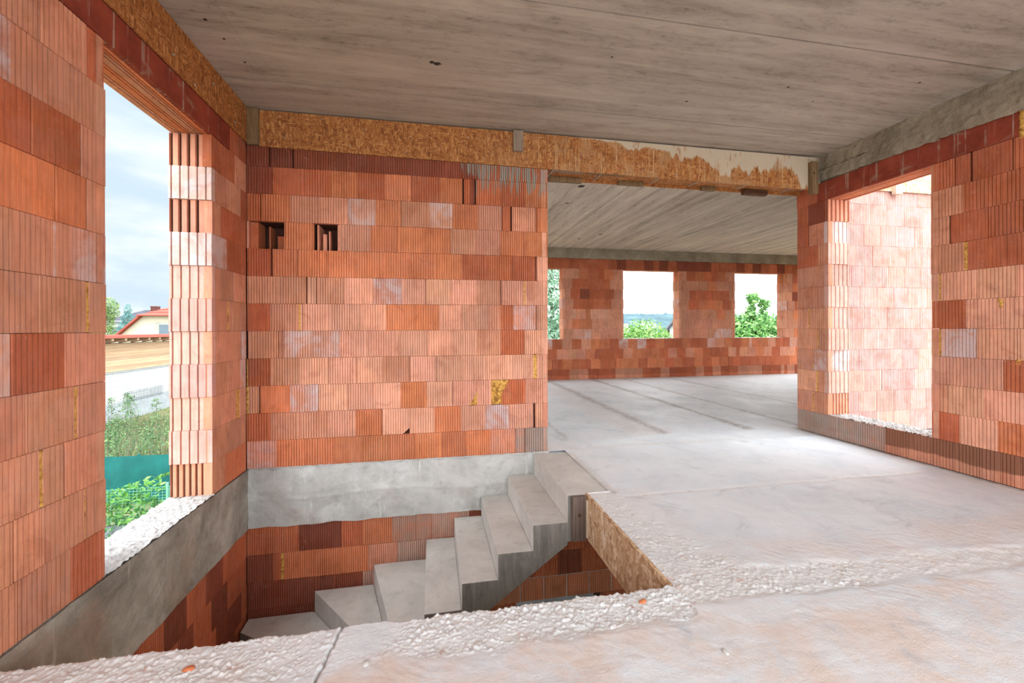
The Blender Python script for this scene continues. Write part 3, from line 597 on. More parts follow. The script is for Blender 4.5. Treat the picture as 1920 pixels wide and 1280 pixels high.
patch(1.158,XR,.95,1.56,.016); patch(1.158,2.7,1.56,2.1,.0065); patch(2.7,XR,1.56,2.1,.011); patch(1.158,1.8,2.1,3.06,.008); patch(1.8,XR,2.1,3.06,.016); patch(1.335,XR,3.06,4.5,.024); patch(1.157,1.335,4.172,4.5,.03); patch(XL,10.6,4.5,YF,.055); patch(XL,XR,-3.2,.95,.08)
f.m=0
for a,b_ in (((1.162,-3.2,-.25),(XR+TH,3.06,-.016)),((1.37,3.05,-.25),(XR+.02,4.46,-.016)),((XL-TH,-3.2,-.25),(1.17,1.84,-.016)),((XL-TH,4.25,-.25),(10.9,10.2,-.016))): f.box(a,b_)
struct(f.build('floor',['floor'],None,True,recalc=False),'pale dusty concrete floor with a stair opening and rough pebbly edges','floor')
b=MB(); b.box((XL-TH,-3.2,-3.5),(4.8,10,-3.3),0); struct(b.build('floor_below',['screed']),'dim floor of the storey below','floor')
# ================================================================== STAIRCASE
st=empty('staircase',(.0,3.6,-.02),'grey precast concrete staircase winding down beside the back wall','stairs')
Zt=lambda k:-.02-.187*k
Ya,Yb=3.05,YB-.034
xs=[.998,.730,.465,.200,-.066]
soff=lambda x:-.337+(x-1.03)*.70-.02
def stepobj(mb,lab=None):
    o=mb.build('step',['stair','stairshade'],None,False,.006,loc=(0,3.6,-.02)); o.parent=st; o.location=(0,0,0)
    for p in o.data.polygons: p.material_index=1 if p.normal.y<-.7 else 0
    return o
m=MB(); m.prism([(.998,-.36),(1.36,-.30),(1.36,-.006),(.998,-.006)],'y',Ya,YB-.03,0); o=stepobj(m); o.name='landing'
for k in range(1,5):
    xa,xb=xs[k],xs[k-1]; m=MB(); m.prism([(xa,soff(xa)),(xb-.001,soff(xb)),(xb-.001,Zt(k)),(xa,Zt(k))],'y',Ya,Yb,0); stepobj(m)
PV=(-.27,Ya)
wn={5:[(-.553,Yb),PV,(-.068,Ya),(-.068,Yb)],6:[(-1.075,Yb),(PV[0]-.004,PV[1]+.004),(-.556,Yb)],7:[(XL+.02,3.965),(PV[0]-.008,PV[1]+.004),(-1.08,Yb),(XL+.02,Yb)],8:[(XL+.02,3.25),(PV[0]-.01,PV[1]),(XL+.02,3.955)]}
for k,pts in wn.items(): m=MB(); m.prism(pts,'z',Zt(k)-.42,Zt(k),0); stepobj(m)
for k in range(9,14):
    y1=3.04-(k-9)*.265; m=MB(); m.prism([(XL+.02,y1-.265),(-.55,y1-.265),(-.55,y1),(XL+.02,y1)],'z',Zt(k)-.40,Zt(k),0); stepobj(m)
# ================================================================== SHUTTERING BOARDS AND TIMBER
def boardobj(name,mb,mats,label,cat,group=None,bev=0):
    """mesh thing with its origin at the middle of its foot"""
    xs_=[v[0] for v in mb.v]; ys_=[v[1] for v in mb.v]; zs_=[v[2] for v in mb.v]
    # keep world coordinates in the mesh so that grain is continuous
    return tag(mb.build(name,mats),label,cat,group)
def screw(parent,p,n,r=.007):
    m=MB(); p=Vector(p); n=Vector(n); m.tube(p-n*.002,p+n*.004,r,r*.8,10,0); m.tube(p+n*.004,p+n*.005,r*.35,r*.3,6,0); return m.build('screw',['steel'],parent)
# left wall board
m=MB(); m.box((XL+.007,-1.2,2.932),(XL+.02,YB-.03,ZC-.004),0)
ol=boardobj('osb_board',m,['osb'],'long orange-brown chipboard strip above the left window lintel','board')
for y,z in ((2.62,3.15),(2.3,3.0),(3.05,3.02),(3.55,3.12),(3.3,2.97),(3.9,3.0)): screw(ol,(XL+.02,y,z),(1,0,0),.010)
# header board across the back wall and opening
m=MB(); m.prism([(-1.53,2.912),(4.38,2.853),(4.38,3.232),(-1.53,3.238)],'y',YB-.022,YB-.004,0)
oh=boardobj('osb_board',m,['osbrun'],'long chipboard header with pale cement runs under the slab ceiling','board')
for px in ((-1.0,3.2),(-.62,3.13),(-.2,3.1),(-1.32,3.0),(-.75,2.97),(-.25,2.95),(.5,2.94),(1.4,2.95),(1.9,3.1),(3.4,2.93),(2.6,2.92),(.35,3.14)): screw(oh,(px[0],YB-.022,px[1]),(0,-1,0))
# soffit of the header
m=MB(); m.box((XE+.01,YB-.004,2.915),(XR-.14,4.449,2.933),0)
ou=boardobj('osb_board',m,['osb'],'horizontal chipboard underside of the header over the wide opening','board')
m=MB(); m.box((XE+.01,4.45,2.885),(XR-.02,4.468,3.2),0)
ob=boardobj('osb_board',m,['osb'],'chipboard on the far side of the header, its lower edge showing behind','board')
def block_(lo,hi,mat,name,label,cat,group=None,knot=None):
    m=MB(); m.box(lo,hi,0); o=tag(m.build(name,[mat],None,False,.003),label,cat,group)
    if knot:
        q=MB(); q.tube((knot[0],knot[1],knot[2]),(knot[0],knot[1]-.002,knot[2]),.014,.012,10,0); q.build('knot',['timberdark'],o)
    return o
block_((XL+.022,YB-.045,2.915),(-1.532,YB-.004,3.243),'timber','timber_batten','grey-brown timber batten upright in the corner above the left of the back wall','batten')
block_((.795,YB-.062,3.03),(.895,YB-.0222,3.236),'timbergrey','timber_batten','short grey timber block nailed on the middle of the header','batten')
block_((4.27,YB-.075,2.80),(4.36,YB-.0222,3.165),'timber','timber_batten','mossy timber batten upright at the right end of the header','batten',knot=(4.30,YB-.075,3.03))
for i,(x0,x1,z0,z1,mt,lb) in enumerate(((1.24,1.62,2.855,2.885,'timber','low timber block at the left end under the header'),(2.05,2.36,2.872,2.914,'timber','reddish timber block under the far edge of the header, second from the left'),(3.09,3.27,2.868,2.914,'timber','small timber block under the header, third from the left'),(3.64,3.96,2.848,2.914,'timberdark','dark brown timber block under the right part of the header'))):
    block_((x0,4.40,z0 if i else 2.86),(x1,4.452,2.914),mt,'timber_block',lb,'timber block')
for x0,x1,lb in ((1.21,1.56,'flat grey board under the near edge of the header, far left'),(1.62,2.04,'flat brown board under the near edge of the header, second from left'),(3.02,3.22,'small grey sheet tab under the near edge of the header'),(3.72,4.2,'flat greenish timber board under the near edge of the header, right end')):
    block_((x0,YB+.02,2.893),(x1,YB+.075,2.914),'timbergrey' if 'grey' in lb else 'timber','timber_block',lb,'timber block')
TIES=((1.22,'thin steel strap under the header beside the brick wall end'),(1.75,'thin steel strap under the header, second from the left'),(2.42,'thin steel strap under the header, third from the left'),(2.90,'thin steel strap under the header, third from the right'),(3.52,'thin steel strap under the header beside the dark block'),(4.13,'thin steel strap under the right end of the header'))
for x,lb in TIES:
    m=MB(); m.box((x-.006,YB-.006,2.886),(x+.006,4.40,2.892),0); m.tube((x,YB-.008,2.889),(x,YB-.02,2.889),.008,.006,8,0); tag(m.build('steel_strap',['steel']),lb,'strap')
# board and posts at the edge of the stair opening
m=MB(); m.prism([(1.895,-.004),(1.895,-.33),(3.047,-.33),(3.047,.004)],'x',1.138,1.156,0)
oe=boardobj('osb_board',m,['osbpale'],'pale chipboard lining the right edge of the stair opening','board')
block_((1.024,3.0,-.335),(1.122,3.046,-.004),'timberpost','timber_batten','dark knotty timber batten upright at the head of the stairs','batten',knot=(1.075,3.0,-.14))
block_((1.1245,2.985,-.31),(1.1375,3.047,-.03),'timberpale','timber_batten','narrow pale timber strip between the dark batten and the chipboard','batten')
# outside right: strong daylight on the board is paled into its colour
m=MB(); m.box((XR+TH+.02,4.15,2.905),(7.6,4.169,3.25),0)
ox=boardobj('osb_board',m,['osbpale'],'brightly lit chipboard on top of the bright wall outside the right opening','board')
block_((5.46,4.10,2.86),(5.56,4.1505,3.25),'timberpale','timber_batten',None,None).parent=ox
# small crumbs lying on the rough edge
def crumb(name,x,y,r,mat,label,cat,sx=1.,z=None):
    m=MB(); rr=random.Random(int(x*1000)+3)
    bm=bmesh.new(); bmesh.ops.create_icosphere(bm,subdivisions=2,radius=r)
    for v in bm.verts: v.co*=1+.25*mn.noise(v.co*60+Vector((x,y,0))*9)
    for v in bm.verts: v.co.x*=sx; v.co.z*=.6
    me=bpy.data.meshes.new(name); bm.to_mesh(me); bm.free(); me.materials.append(M[mat])
    at=me.attributes.new('tone','FLOAT_COLOR','POINT'); t=tone_of('o'); at.data.foreach_set('color',list(t)*len(me.vertices))
    o=bpy.data.objects.new(name,me); COL.objects.link(o); o.location=(x,y,(fpt(x,y)[0][2] if z is None else z)+r*.4); o.rotation_euler=(0,0,x*7); return tag(o,label,cat)
crumb('brick_chip',-.895,1.76,.014,'brick','orange clay chip on the rough pebbly floor edge at the far left','brick chip',1.5)
crumb('mortar_crumb',-.25,1.655,.011,'mortar','small white mortar crumb on the smooth floor below the crack','crumb',1.3)
crumb('brick_chip',.95,1.80,.012,'brick','orange clay chip on the pebbly edge before the chipboard','brick chip',1.8)
crumb('mortar_crumb',1.11,1.45,.010,'mortar','white mortar crumb on the pinkish floor right of centre','crumb',1.6)
# ================================================================== OUTSIDE
def leaf_mat():
    n=NT('leaf',.6,.35); a=n.attr('tone'); n.out(a.outputs['Color'])
    tr=n.N.new('ShaderNodeBsdfTranslucent'); n.L(a.outputs['Color'],tr.inputs[0]); mx=n.N.new('ShaderNodeMixShader'); mx.inputs[0].default_value=.35
    o=[q for q in n.N if q.type=='OUTPUT_MATERIAL'][0]; n.L(n.b.outputs[0],mx.inputs[1]); n.L(tr.outputs[0],mx.inputs[2]); n.L(mx.outputs[0],o.inputs[0]); return n.m
M['leaf']=leaf_mat()
M['bark']=simple('bark',(96,82,68),.9,.25,8)
def grass_mat():
    n=NT('meadow_ground',.95,.1); return n.out(n.ramp(n.noise(1.2,None,6,.7),[(.3,S((78,88,54))),(.6,S((112,110,76))),(.8,S((136,126,96)))]))
M['meadow']=grass_mat()
def hill_mat():  # distance haze is put into the blue-grey base colour
    n=NT('hazed_wooded_hill',.95,.1); return n.out(n.ramp(n.noise(.06,None,6,.7),[(.3,S((46,66,70))),(.7,S((80,102,106)))]),n.bump(n.noise(.3,None,5),.6,2.))
M['hill']=hill_mat()
def plank_mat():
    n=NT('larch_cladding',.7,.25); p=n.sep(n.tc.outputs['Object']); fr=n.math('FRACT',n.math('MULTIPLY',p[2],7.0)); bd=n.math('FLOOR',n.math('MULTIPLY',p[2],7.0))
    v=n.N.new('ShaderNodeTexWhiteNoise'); v.noise_dimensions='1D'; n.L(bd,v.inputs['W'])
    col=n.ramp(n.noise(1.,n.obj((1,.6,22)),5,.7,1.),[(.3,S((144,114,88))),(.7,S((178,152,124)))])
    col=n.mul(col,n.mr(v.outputs['Value'],0,1,.82,1.15)); col=n.mix(n.mr(fr,.0,.09,1,0),col,S((96,64,40)))
    return n.out(col)
M['plank']=plank_mat()
def blockwall():
    n=NT('white_block_wall',.9,.2); p=n.sep(n.tc.outputs['Object'])
    b=n.N.new('ShaderNodeTexBrick'); c=n.N.new('ShaderNodeCombineXYZ'); n.L(n.math('ADD',p[1],n.math('MULTIPLY',p[0],1.)),c.inputs[0]); n.L(p[2],c.inputs[1]); n.L(c.outputs[0],b.inputs['Vector'])
    b.inputs['Scale'].default_value=1.; b.inputs['Brick Width'].default_value=.62; b.inputs['Row Height'].default_value=.25; b.inputs['Mortar Size'].default_value=.012
    b.inputs['Color1'].default_value=S((172,173,171)); b.inputs['Color2'].default_value=S((160,162,161)); b.inputs['Mortar'].default_value=S((120,122,122))
    return n.out(b.outputs['Color'])
M['blockwall']=blockwall()
M['greycon']=simple('grey_concrete_base',(126,131,134),.9,.1,3)
M['roofred']=simple('red_roof_tile',(140,66,52),.75,.15,2)
M['fascia']=simple('red_fascia',(138,66,54),.6,.1,2)
M['roofgrey']=simple('grey_roof_tile',(58,58,64),.8,.2,1)
M['roofdark']=simple('dark_roof_edge',(58,60,66),.8,.2,2)
M['cream']=simple('cream_render',(180,168,146),.9,.05,1)
M['whiter']=simple('white_render',(186,186,183),.9,.05,1)
M['pane']=simple('window_pane',(60,76,84),.15,.1,1,0,.6)
M['stone']=simple('stone_frame',(150,146,134),.8,.1,4)
M['net']=simple('green_privacy_net',(24,92,86),.8,.18,3)
M['wire']=simple('green_wire',(120,176,150),.5,.05,3)
M['gridwire']=simple('dark_wire_grid',(96,104,112),.5,.1,3)
M['brickchim']=simple('chimney_brick',(84,46,40),.9,.2,3)
M['mastred']=simple('mast_red',(196,110,100),.6,.05,1); M['mastwhite']=simple('mast_white',(232,232,232),.6,.05,1)
def leaves(mb,blobs,n,size,tones,rng,flat=.0,shell=.45):
    tot=sum((b[3]*b[4]*b[5])**.67 for b in blobs)
    for (x,y,z,rx,ry,rz) in blobs:
        for _ in range(max(6,int(n*(rx*ry*rz)**.67/tot))):
            d=Vector((rng.gauss(0,1),rng.gauss(0,1),rng.gauss(0,1))).normalized(); r=shell+(1-shell)*rng.random()**.5; r*=1+.22*mn.noise(d*2.3+Vector((x,y,z)))
            p=Vector((x+d.x*rx*r,y+d.y*ry*r,z+d.z*rz*r))
            leafquad(mb,p,size*rng.uniform(.6,1.3),tones,rng,d,flat)
def leafquad(mb,p,s,tones,rng,d=None,flat=0.):
    nrm=Vector((rng.gauss(0,1),rng.gauss(0,1),rng.gauss(0,1)+flat*2)); 
    if d is not None: nrm+=d*1.2
    nrm.normalize(); u=nrm.orthogonal().normalized(); w=nrm.cross(u); a=rng.uniform(0,2*PI); u,w=u*math.cos(a)+w*math.sin(a),w*math.cos(a)-u*math.sin(a)
    c=rng.choice(tones); k=.92*rng.uniform(.82,1.15); t=S([min(255,v*k) for v in c])
    i=[mb.V(q,t) for q in (p-u*s,p-w*s*.42+u*s*.1,p+u*s,p+w*s*.42+u*s*.1)]; mb.F(*i)
def tree(name,label,cat,base,blobs,n,size,tones,trunk=.14,group=None,seed=1,shell=.45,limbs=5):
    rng=random.Random(seed); r=empty(name,base,label,cat,group); bx,by,bz=base
    L_=MB(); leaves(L_,[(x-bx,y-by,z-bz,a,b,c) for x,y,z,a,b,c in blobs],n,size,tones,rng,shell=shell); L_.build('foliage',['leaf'],r,False,recalc=False)
    T=MB(); top=.72*(max(b[2] for b in blobs)-bz); cur=Vector((0,0,-.05)); seg=6
    for k in range(seg):
        nx=Vector((.06*rng.gauss(0,1),.06*rng.gauss(0,1),top*(k+1)/seg)); T.tube(cur,nx,trunk*(1-.13*k),trunk*(1-.13*(k+1)),8,0); cur=nx
    for b in blobs[:limbs*2]:
        q=Vector((b[0]-bx,b[1]-by,b[2]-bz)); T.tube((0,0,max(.3,q.z*.55)),q,trunk*.4,trunk*.12,6,0)
    T.build('trunk',['bark'],r); return r
# ---- ground
g=MB()
def gz(x,y):
    z=-2.42-.10*sm(y,10.5,13)-.75*sm(y,12.,21.)
    if x>3: z=-3.2
    if -1.8<x<10.7 and -3.<y<10.1: z=-3.9
    return z
def gfn(s,t):
    x=-60+140*s; y=-30+170*t; return (x,y,gz(x,y)+.05*nz(x,y,.4))
g.grid(140,110,gfn,0); struct(g.build('ground',['meadow'],None,True,recalc=False),'dry meadow ground around the building','ground')
# ---- wire mesh fence with climbing plant and kerb
wfz=empty('wire_fence',(-5.,8.6,-2.4),'pale green wire mesh fence overgrown by a climber, outside the left window','fence')
m=MB()
for i in range(141): x=-4.+8.*(i/140)*1-.0; m.box((x-4.0-.002,-.002,.24),(x-4.0+.002,.002,.84),0)
for j in range(13): m.box((-8.,-.004,.24+.05*j-.002),(0.,0.,.24+.05*j+.002),0)
m.v=[(x+5.0-0.5,y,z) for x,y,z in m.v]; m.build('wire_panel',['wire'],wfz)
for x in (-3.1,-1.45,.28,.45,2.0,3.6): q=MB(); q.tube((x,.02,0),(x,.02,.9),.022,.022,8,0); q.build('fence_post',['wire'],wfz)
q=MB(); q.box((-3.5,-.03,.02),(4.5,.03,.20),0); q.build('fence_kerb',['greycon'],wfz)
rng=random.Random(5); L_=MB(); gt=[(92,150,66),(120,176,80),(70,128,60),(146,196,100)]
for i in range(2600):
    x=rng.uniform(-3.2,.20); top=.80+.13*mn.noise(Vector((x*1.7,0,2)))+.13*math.exp(-((x+.05)/.35)**2); z=rng.uniform(.12,1)*top
    if x>.0 and rng.random()<.5 and z<.4: continue
    leafquad(L_,Vector((x,rng.gauss(.06,.12),z)),rng.uniform(.035,.075),gt,rng,None,.7)
for i in range(60): t=rng.random(); leafquad(L_,Vector((.05+.5*t,.1,.95+.10*math.sin(3*t))),.045,gt,rng)
cl=L_.build('climber',['leaf'],None,False,recalc=False,loc=(0,0,0)); cl.location=(-5.,8.6,-2.4); tag(cl,'bright green climbing plant growing over the pale wire fence','plant')
# ---- green privacy net fence
gf=empty('net_fence',(-6.,10.3,-2.45),'dark green privacy net fence behind the climber','fence')
q=MB(); q.grid(90,10,lambda s,t:(-5+9*s,.012*math.sin(s*60)+.02*nz(s*9,t*2,1.),1.03*t+.006*math.sin(s*31)*t),0); q.build('privacy_net',['net'],gf,True)
for x in (-4.9,-2.6,-.2,2.2,3.9): q=MB(); q.tube((x,.05,0),(x,.05,1.05),.025,.025,8,0); q.build('fence_post',['net'],gf)
# ---- tall weeds
L_=MB(); rng=random.Random(11); wt=[(84,104,66),(108,118,80),(140,134,100),(72,98,62),(98,116,78),(154,142,116)]
for i in range(19000):
    y=rng.uniform(11.2,23.5); x=-15.+rng.random()*12; h=rng.uniform(.3,.9)*(.8+.5*nz(x,y,.6)); z=gz(x,y)-.02; lean=rng.gauss(0,.18),rng.gauss(0,.18); c=S([v*rng.uniform(.85,1.1) for v in rng.choice(wt)]); w=.011
    a=L_.V((x-w,y,z),c); b=L_.V((x+w,y,z),c); d=L_.V((x+lean[0]*h,y+lean[1]*h,z+h),c); L_.F(a,b,d)
tag(L_.build('grass',['leaf'],None,False,recalc=False),'dry meadow grass and weeds beyond the green net','grass',None,'stuff')
wd=[(-8.0,12.2,1.45,'s'),(-9.3,14.5,1.3,'s'),(-7.2,12.4,1.25,'t'),(-10.6,15.2,1.5,'s'),(-6.9,13.4,1.1,'s'),(-8.6,13.2,1.05,'t'),(-7.6,14.2,1.6,'s'),(-10.0,13.6,1.2,'t'),(-10.2,16.6,1.9,'s'),(-11.3,18.2,2.0,'s'),(-12.2,18.8,1.8,'s'),(-9.1,16.0,1.8,'s')]
wl_=('tall thin weed with seed heads before the white wall','tall weed with pale dry seed heads in the meadow')
for i,(x,y,h,kd) in enumerate(wd):
    r=empty('weed',(x,y,gz(x,y)),'tall green leafy weed standing in the meadow beyond the net' ,'weed','weeds in the meadow'); rng=random.Random(50+i); L_=MB()
    for j in range(420):
        z=h*rng.random()**.8; k=(1-z/h)*.28+.05; leafquad(L_,Vector((rng.gauss(0,k),rng.gauss(0,k),z)),rng.uniform(.022,.055),[(92,124,78),(118,146,92),(78,110,74)],rng,None,.5)
    L_.build('leaves',['leaf'],r,False,recalc=False); q=MB(); q.tube((0,0,-.02),(.03,0,h),.010,.004,6,0); q.build('stem',['bark'],r)
# ---- white block wall with timber shed on top
q=MB(); q.box((-15.55,12,-2.30),(-15.25,36,-.80),0); q.m=1; q.box((-15.58,12,-3.4),(-15.22,36,-2.30)); q.box((-15.6,12,-.86),(-15.2,36,-.79))
tag(q.build('garden_wall',['blockwall','greycon']),'long white block wall with a grey base under the timber shed','garden wall')
q=MB()
for i in range(25): y=24.3+3.08*i/24; q.box((-15.20,y-.006,-2.36),(-15.188,y+.006,-1.87),0)
for j in range(5): z=-2.36+.49*j/4; q.box((-15.2,24.3,z-.006),(-15.186,27.38,z+.006),0)
tag(q.build('wire_grid',['gridwire']),'dark wire grid panel on the white block wall','grid')
sh=empty('timber_shed',(-16.,30.,-.784),'long timber-clad shed with a flat red-edged roof on the white wall','shed')
q=MB(); q.box((.0,-18,.0),(.72,5,1.38),0); o=q.build('cladding',['plank'],sh)
q=MB(); q.box((-.2,-18.3,1.66),(1.5,5.4,1.80),0); q.build('roof_edge',['fascia'],sh)
for i in range(27):
    y=-17.8+i*.86; q=MB(); q.prism([(.6,1.40),(1.42,1.54),(1.42,1.66),(.6,1.66)],'y',y,y+.15,0); q.build('rafter',['plank'],sh)
# ---- cream house with half-hipped red roof
hs=empty('cream_house',(-18.5,36.6,-3.),'cream house gable with a half-hipped red tiled roof behind the shed','house')
rz=lambda x:(x+4.68)*.96+3.88    # local height of the roof line left of the ridge
q=MB(); hw=5.8; zr=3.88+(4.68-3.16)*.96
q.prism([(-hw,0),(hw,0),(hw,rz(-hw)),(3.16,5.33),(-3.16,5.33),(-hw,rz(-hw))],'y',0,12,0); q.build('gable_wall',['cream'],hs)
q=MB()
ridge=5.33+2.2; yr=6.0
for sg in (-1,1):
    P=[(sg*(hw+.3),-.35,rz(-hw)-.15),(sg*3.2,-.35,5.42),(0,yr,ridge),(0,12,ridge),(sg*(hw+.3),12,rz(-hw)-.15)]
    a=[q.V(p) for p in P]; b=[q.V((p[0],p[1],p[2]-.16)) for p in P]; q.F(*a); q.F(*b[::-1])
    for k in range(5): q.F(a[k],a[(k+1)%5],b[(k+1)%5],b[k])
for j in range(9):
    t0,t1=j/9,(j+1)/9; z0=5.34+(ridge-5.34)*t0; z1=5.34+(ridge-5.34)*t1; y0=-.45+(yr+.45)*t0; y1=-.45+(yr+.45)*t1; w0=3.3*(1-t0); w1=3.3*(1-t1)
    i=[q.V(p) for p in ((-w0,y0,z0+.07),(w0,y0,z0+.07),(w1,y1,z1),(-w1,y1,z1),(-w0,y0,z0-.02),(w0,y0,z0-.02))]; q.F(i[0],i[1],i[2],i[3]); q.F(i[4],i[5],i[1],i[0])
q.build('roof',['roofred'],hs)
w_=MB(); w_.box((-2.28,-.06,3.85),(-.3,.02,4.85),0); wo=w_.build('window',['stone'],hs); w_=MB(); w_.box((-2.02,-.075,3.9),(-.5,-.055,4.66),0); w_.build('pane',['pane'],wo)
# ---- far house with grey roof
fh=empty('grey_roofed_house',(-42.,69.,-3.),'distant white house with a grey roof and brick chimney','house')
q=MB(); q.box((-4.,0,0),(7,9,5.6),0); q.build('wall',['whiter'],fh)
q=MB(); P=[(-4.4,-.5,5.3),(7.4,-.5,5.3),(4.5,4.5,7.3),(-1.2,4.5,7.3),(-4.4,9.5,5.3),(7.4,9.5,5.3)]; i=[q.V(p) for p in P]; q.F(i[0],i[1],i[2],i[3]); q.F(i[1],i[5],i[2]); q.F(i[0],i[3],i[4]); q.F(i[5],i[4],i[3],i[2]); q.F(i[0],i[4],i[5],i[1]); q.build('roof',['roofgrey'],fh)
q=MB(); q.box((.1,3.6,6.0),(1.0,4.3,7.75),0); q.box((.05,3.55,7.7),(1.05,4.35,7.85),0); q.build('chimney',['brickchim'],fh)
for x in (-2.6,.4): w_=MB(); w_.box((x,-.05,3.4),(x+1.4,.02,4.7),0); w_.build('window',['pane'],fh)
tree('broadleaf_tree','yellow-green broadleaf tree beside the left jamb, behind the shed','tree',(-30.6,46.2,-3.3),[(-30.3,46.3,3.2,.9,.9,1.2),(-31.3,46.6,2.4,1.4,1.3,1.8),(-30.3,46.0,1.0,.8,.9,1.0),(-31.5,46,0,1.5,1.3,1.3)],7000,.095,[(126,152,84),(104,134,72),(150,172,104),(86,118,66)],.2,seed=3)
tree('spruce_tree','blue-green spruce in front of the distant grey roof','tree',(-35.6,57.6,-3.3),[(-35.6,57.6,-1.4+1.0*k,2.0-.32*k,1.8-.3*k,.8) for k in range(6)],6500,.10,[(88,140,134),(112,164,156),(72,120,114)],.2,seed=4)
tree('garden_bush','low teal bush below the spruce behind the shed','bush',(-32.6,50.,-3.3),[(-32.6,50.,-.6,2.6,1.6,1.5),(-30.5,50.,-.9,1.6,1.4,1.2)],3500,.10,[(92,140,128),(120,160,140)],.12,seed=8)
# ---- beyond the far windows
tree('pine_tree','tall grey-green pine seen in the narrow left far window','tree',(6.1,21.2,-3.2),[(6.1,21.2,7.6-1.15*k,.8+.22*k,.8+.22*k,.9) for k in range(10)],24000,.095,[(130,168,138),(156,190,158),(104,146,114),(178,204,176)],.2,seed=6,shell=.25)
tree('round_tree','round light green tree canopy filling the lower middle far window','tree',(12.8,24.2,-3.2),[(12.8,24.2,-.3,1.9,1.8,2.1),(11.3,24.4,-.55,1.6,1.5,2.0),(14.3,24.0,-.8,1.7,1.6,1.9),(12.2,23.4,-.2,1.3,1.2,1.6),(10.0,24.3,-.8,1.3,1.2,1.8),(15.6,24.,-1.5,1.4,1.3,1.6)],20000,.11,[(110,154,78),(146,190,96),(92,138,62),(168,204,120)],.18,seed=7)
tree('walnut_tree','leafy walnut tree with two upright shoots in the right far window','tree',(15.2,17.5,-3.2),[(15.0,17.5,.55,1.3,1.2,1.4),(14.1,17.7,.7,.9,.9,1.3),(16.2,17.3,.6,1.1,1.0,1.4),(15.4,17.,-1.,1.9,1.6,1.3),(14.0,17.4,-1.,1.2,1.2,1.2),(17.,17.4,-.3,1.2,1.1,1.4),(14.85,17.55,2.0,.24,.24,.5),(14.95,17.5,2.65,.34,.3,.30),(15.45,17.45,1.85,.22,.22,.45),(15.5,17.45,2.42,.32,.25,.22)],22000,.11,[(104,152,80),(142,190,104),(84,136,66),(160,206,126)],.16,seed=9,shell=.3,limbs=5)
dh=empty('white_house',(19.45,28.05,-3.12),'white house with a steep dark roof edge at the right of the middle far window','house',None,-PI/6)
q=MB(); q.prism([(-2.1,0),(2.1,0),(2.1,4.35),(0,7.0),(-2.1,4.35)],'y',.3,9,0); q.build('gable_wall',['whiter'],dh)
for sg in (-1,1):
    q=MB(); q.prism([(sg*2.5,4.1),(0,7.25),(0,7.0),(sg*2.42,3.92)],'y',0,9.3,0); q.build('roof',['roofdark'],dh)
h=MB()
def hf(s,t):
    x=40+330*s; y=235+210*t; z=-4+19*sm(t,.05,.75)*(.75+.25*sm(x,90,190)); z+=1.6*max(0,nz(x,y,.09))*sm(t,.3,.6)+2.4*max(0,nz(x,y,.35))*sm(t,.45,.7)-3*sm(x,250,370); return (x,y,z)
h.grid(150,70,hf,0); struct(h.build('hills',['hill'],None,True,recalc=False),'distant wooded hill on the horizon in the middle far window','hill')
mt=empty('lattice_mast',(203.,372.,12.),'faint red and white lattice mast on the distant hill','mast')
for k in range(4):
    q=MB(); z0=2.6*k; w0=1.9-.38*k; w1=1.9-.38*(k+1)
    for sx in (-1,1):
        for sy in (-1,1): q.tube((sx*w0,sy*w0,z0),(sx*w1,sy*w1,z0+2.6),.17,.17,5,0)
        q.tube((sx*w0,-w0,z0),(-sx*w1,-w1,z0+2.6),.12,.12,5,0)
    q.box((-w1-1.2*(k==2),-.2,z0+2.5),(w1+1.2*(k==2),.2,z0+2.75)); q.build('mast_section',['mastred' if k%2==0 else 'mastwhite'],mt)
for i,(x,y,z,w,hh,lb) in enumerate(((112.,236.,1.0,9.,3.2,'long white building at the foot of the distant hill, left one'),(128.,234.,.6,11.,3.4,'long white building at the foot of the distant hill, right one'))):
    b_=empty('white_building',(x,y,z-4),lb,'building'); q=MB(); q.box((-w/2,0,0),(w/2,6,hh+3),0); q.build('wall',['whiter'],b_); q=MB(); q.prism([(-.4,hh+3),(6.4,hh+3),(3,hh+4)],'x',-w/2-.3,w/2+.3,0); q.build('roof',['greycon'],b_)
# ================================================================== LIGHT: overcast sky, brightest high behind the viewer
w=bpy.data.worlds.new('overcast_sky'); SC.world=w; w.use_nodes=True; T=w.node_tree; Nn=T.nodes; bg=Nn['Background']
def vm(op,a,b=None):
    n=Nn.new('ShaderNodeVectorMath'); n.operation=op; T.links.new(a,n.inputs[0])
    if b is not None: n.inputs[1].default_value=b
    return n
tc=Nn.new('ShaderNodeTexCoord'); dr=tc.outputs['Generated']
def mrw(v,a,b,c,d):
    n=Nn.new('ShaderNodeMapRange'); n.interpolation_type='SMOOTHSTEP'; T.links.new(v,n.inputs[0])
    for i,x in enumerate((a,b,c,d)): n.inputs[i+1].default_value=x
    return n.outputs[0]
def mixw(f,a,b,mode='MIX'):
    n=Nn.new('ShaderNodeMix'); n.data_type='RGBA'; n.blend_type=mode
    for i,x in ((0,f),(6,a),(7,b)):
        if isinstance(x,bpy.types.NodeSocket): T.links.new(x,n.inputs[i])
        else: n.inputs[i].default_value=x
    return n.outputs[2]
mp=Nn.new('ShaderNodeMapping'); T.links.new(dr,mp.inputs[0]); mp.inputs['Scale'].default_value=(1.3,1.3,4.2); mp.inputs['Location'].default_value=(.2,.1,.35)
no=Nn.new('ShaderNodeTexNoise'); T.links.new(mp.outputs[0],no.inputs['Vector']); no.inputs['Scale'].default_value=2.3; no.inputs['Detail'].default_value=7; no.inputs['Roughness'].default_value=.55
col=mixw(mrw(no.outputs['Fac'],.38,.64,0,1),SKY_A,SKY_B)
dx=vm('DOT_PRODUCT',dr,(.92,.38,.05)).outputs['Value']
col=mixw(mrw(dx,.30,.62,0,1),col,SKY_W)
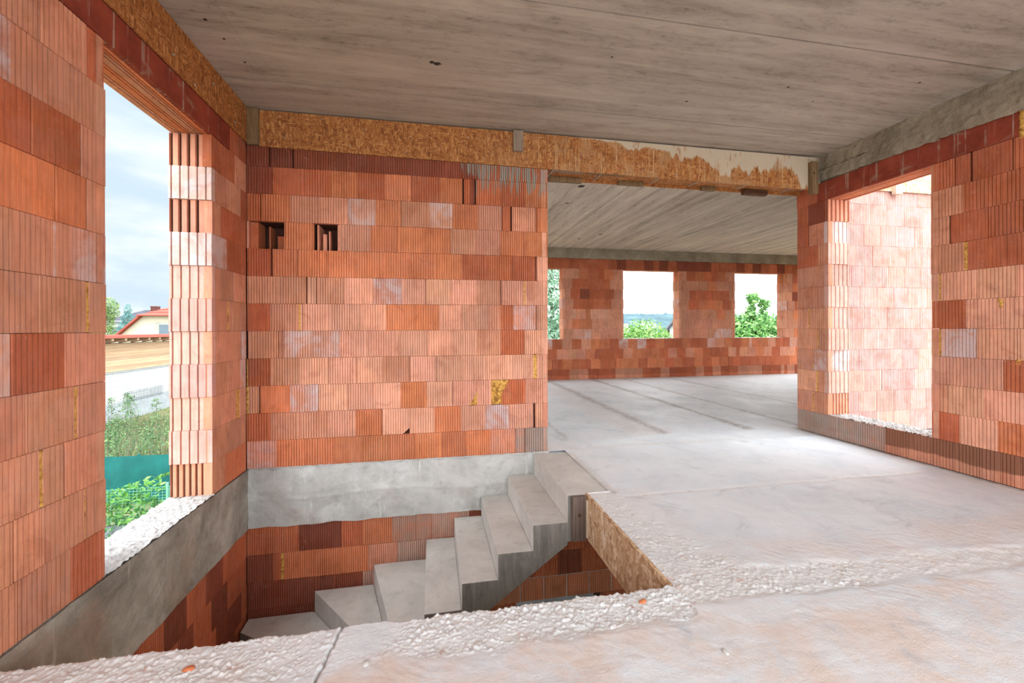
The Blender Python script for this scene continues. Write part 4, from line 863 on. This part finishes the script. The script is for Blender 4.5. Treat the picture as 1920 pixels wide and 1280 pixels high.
lb=vm('DOT_PRODUCT',dr,Vector(LOBE_DIR).normalized()).outputs['Value']
g2=mrw(lb,LOBE_A,.98,0,LOBE_K)
sc=Nn.new('ShaderNodeVectorMath'); sc.operation='SCALE'; sc.inputs[0].default_value=LOBE_C; T.links.new(g2,sc.inputs['Scale'])
ad=Nn.new('ShaderNodeVectorMath'); ad.operation='ADD'; T.links.new(col,ad.inputs[0]); T.links.new(sc.outputs[0],ad.inputs[1])
zz=vm('DOT_PRODUCT',dr,(0,0,1)).outputs['Value']; s2=Nn.new('ShaderNodeVectorMath'); s2.operation='SCALE'; s2.inputs[0].default_value=(.91,.98,1.07); T.links.new(mrw(zz,.46,.95,0,ZEN_K),s2.inputs['Scale'])
a2=Nn.new('ShaderNodeVectorMath'); a2.operation='ADD'; T.links.new(ad.outputs[0],a2.inputs[0]); T.links.new(s2.outputs[0],a2.inputs[1])
T.links.new(a2.outputs[0],bg.inputs['Color']); bg.inputs['Strength'].default_value=1.
# ================================================================== CAMERA
FPX,YAW,HC,HYP,ROLL=788.84,.1862,1.2573,616.155,-.0034
c_,s_=math.cos(YAW),math.sin(YAW); xh=Vector((c_,-s_,0)); zh=Vector((0,0,1)); D_=Vector((s_,c_,0))
R_=xh*math.cos(ROLL)+zh*math.sin(ROLL); U_=zh*math.cos(ROLL)-xh*math.sin(ROLL)
cd=bpy.data.cameras.new('camera'); cam=bpy.data.objects.new('camera',cd); COL.objects.link(cam)
mw=Matrix((R_,U_,-D_)).transposed().to_4x4(); mw.translation=Vector((0,0,HC)); cam.matrix_world=mw
cd.sensor_fit='HORIZONTAL'; cd.sensor_width=36.; cd.lens=FPX/1920*36; cd.shift_y=-(640-HYP)/1920; cd.clip_start=.05; cd.clip_end=2000
SC.camera=cam
vs=SC.view_settings; vs.view_transform='Standard'; vs.look='None'; vs.gamma=1.; vs.use_curve_mapping=False; vs.exposure=EXPO
SC.cycles.max_bounces=8; SC.cycles.diffuse_bounces=6; SC.cycles.glossy_bounces=3
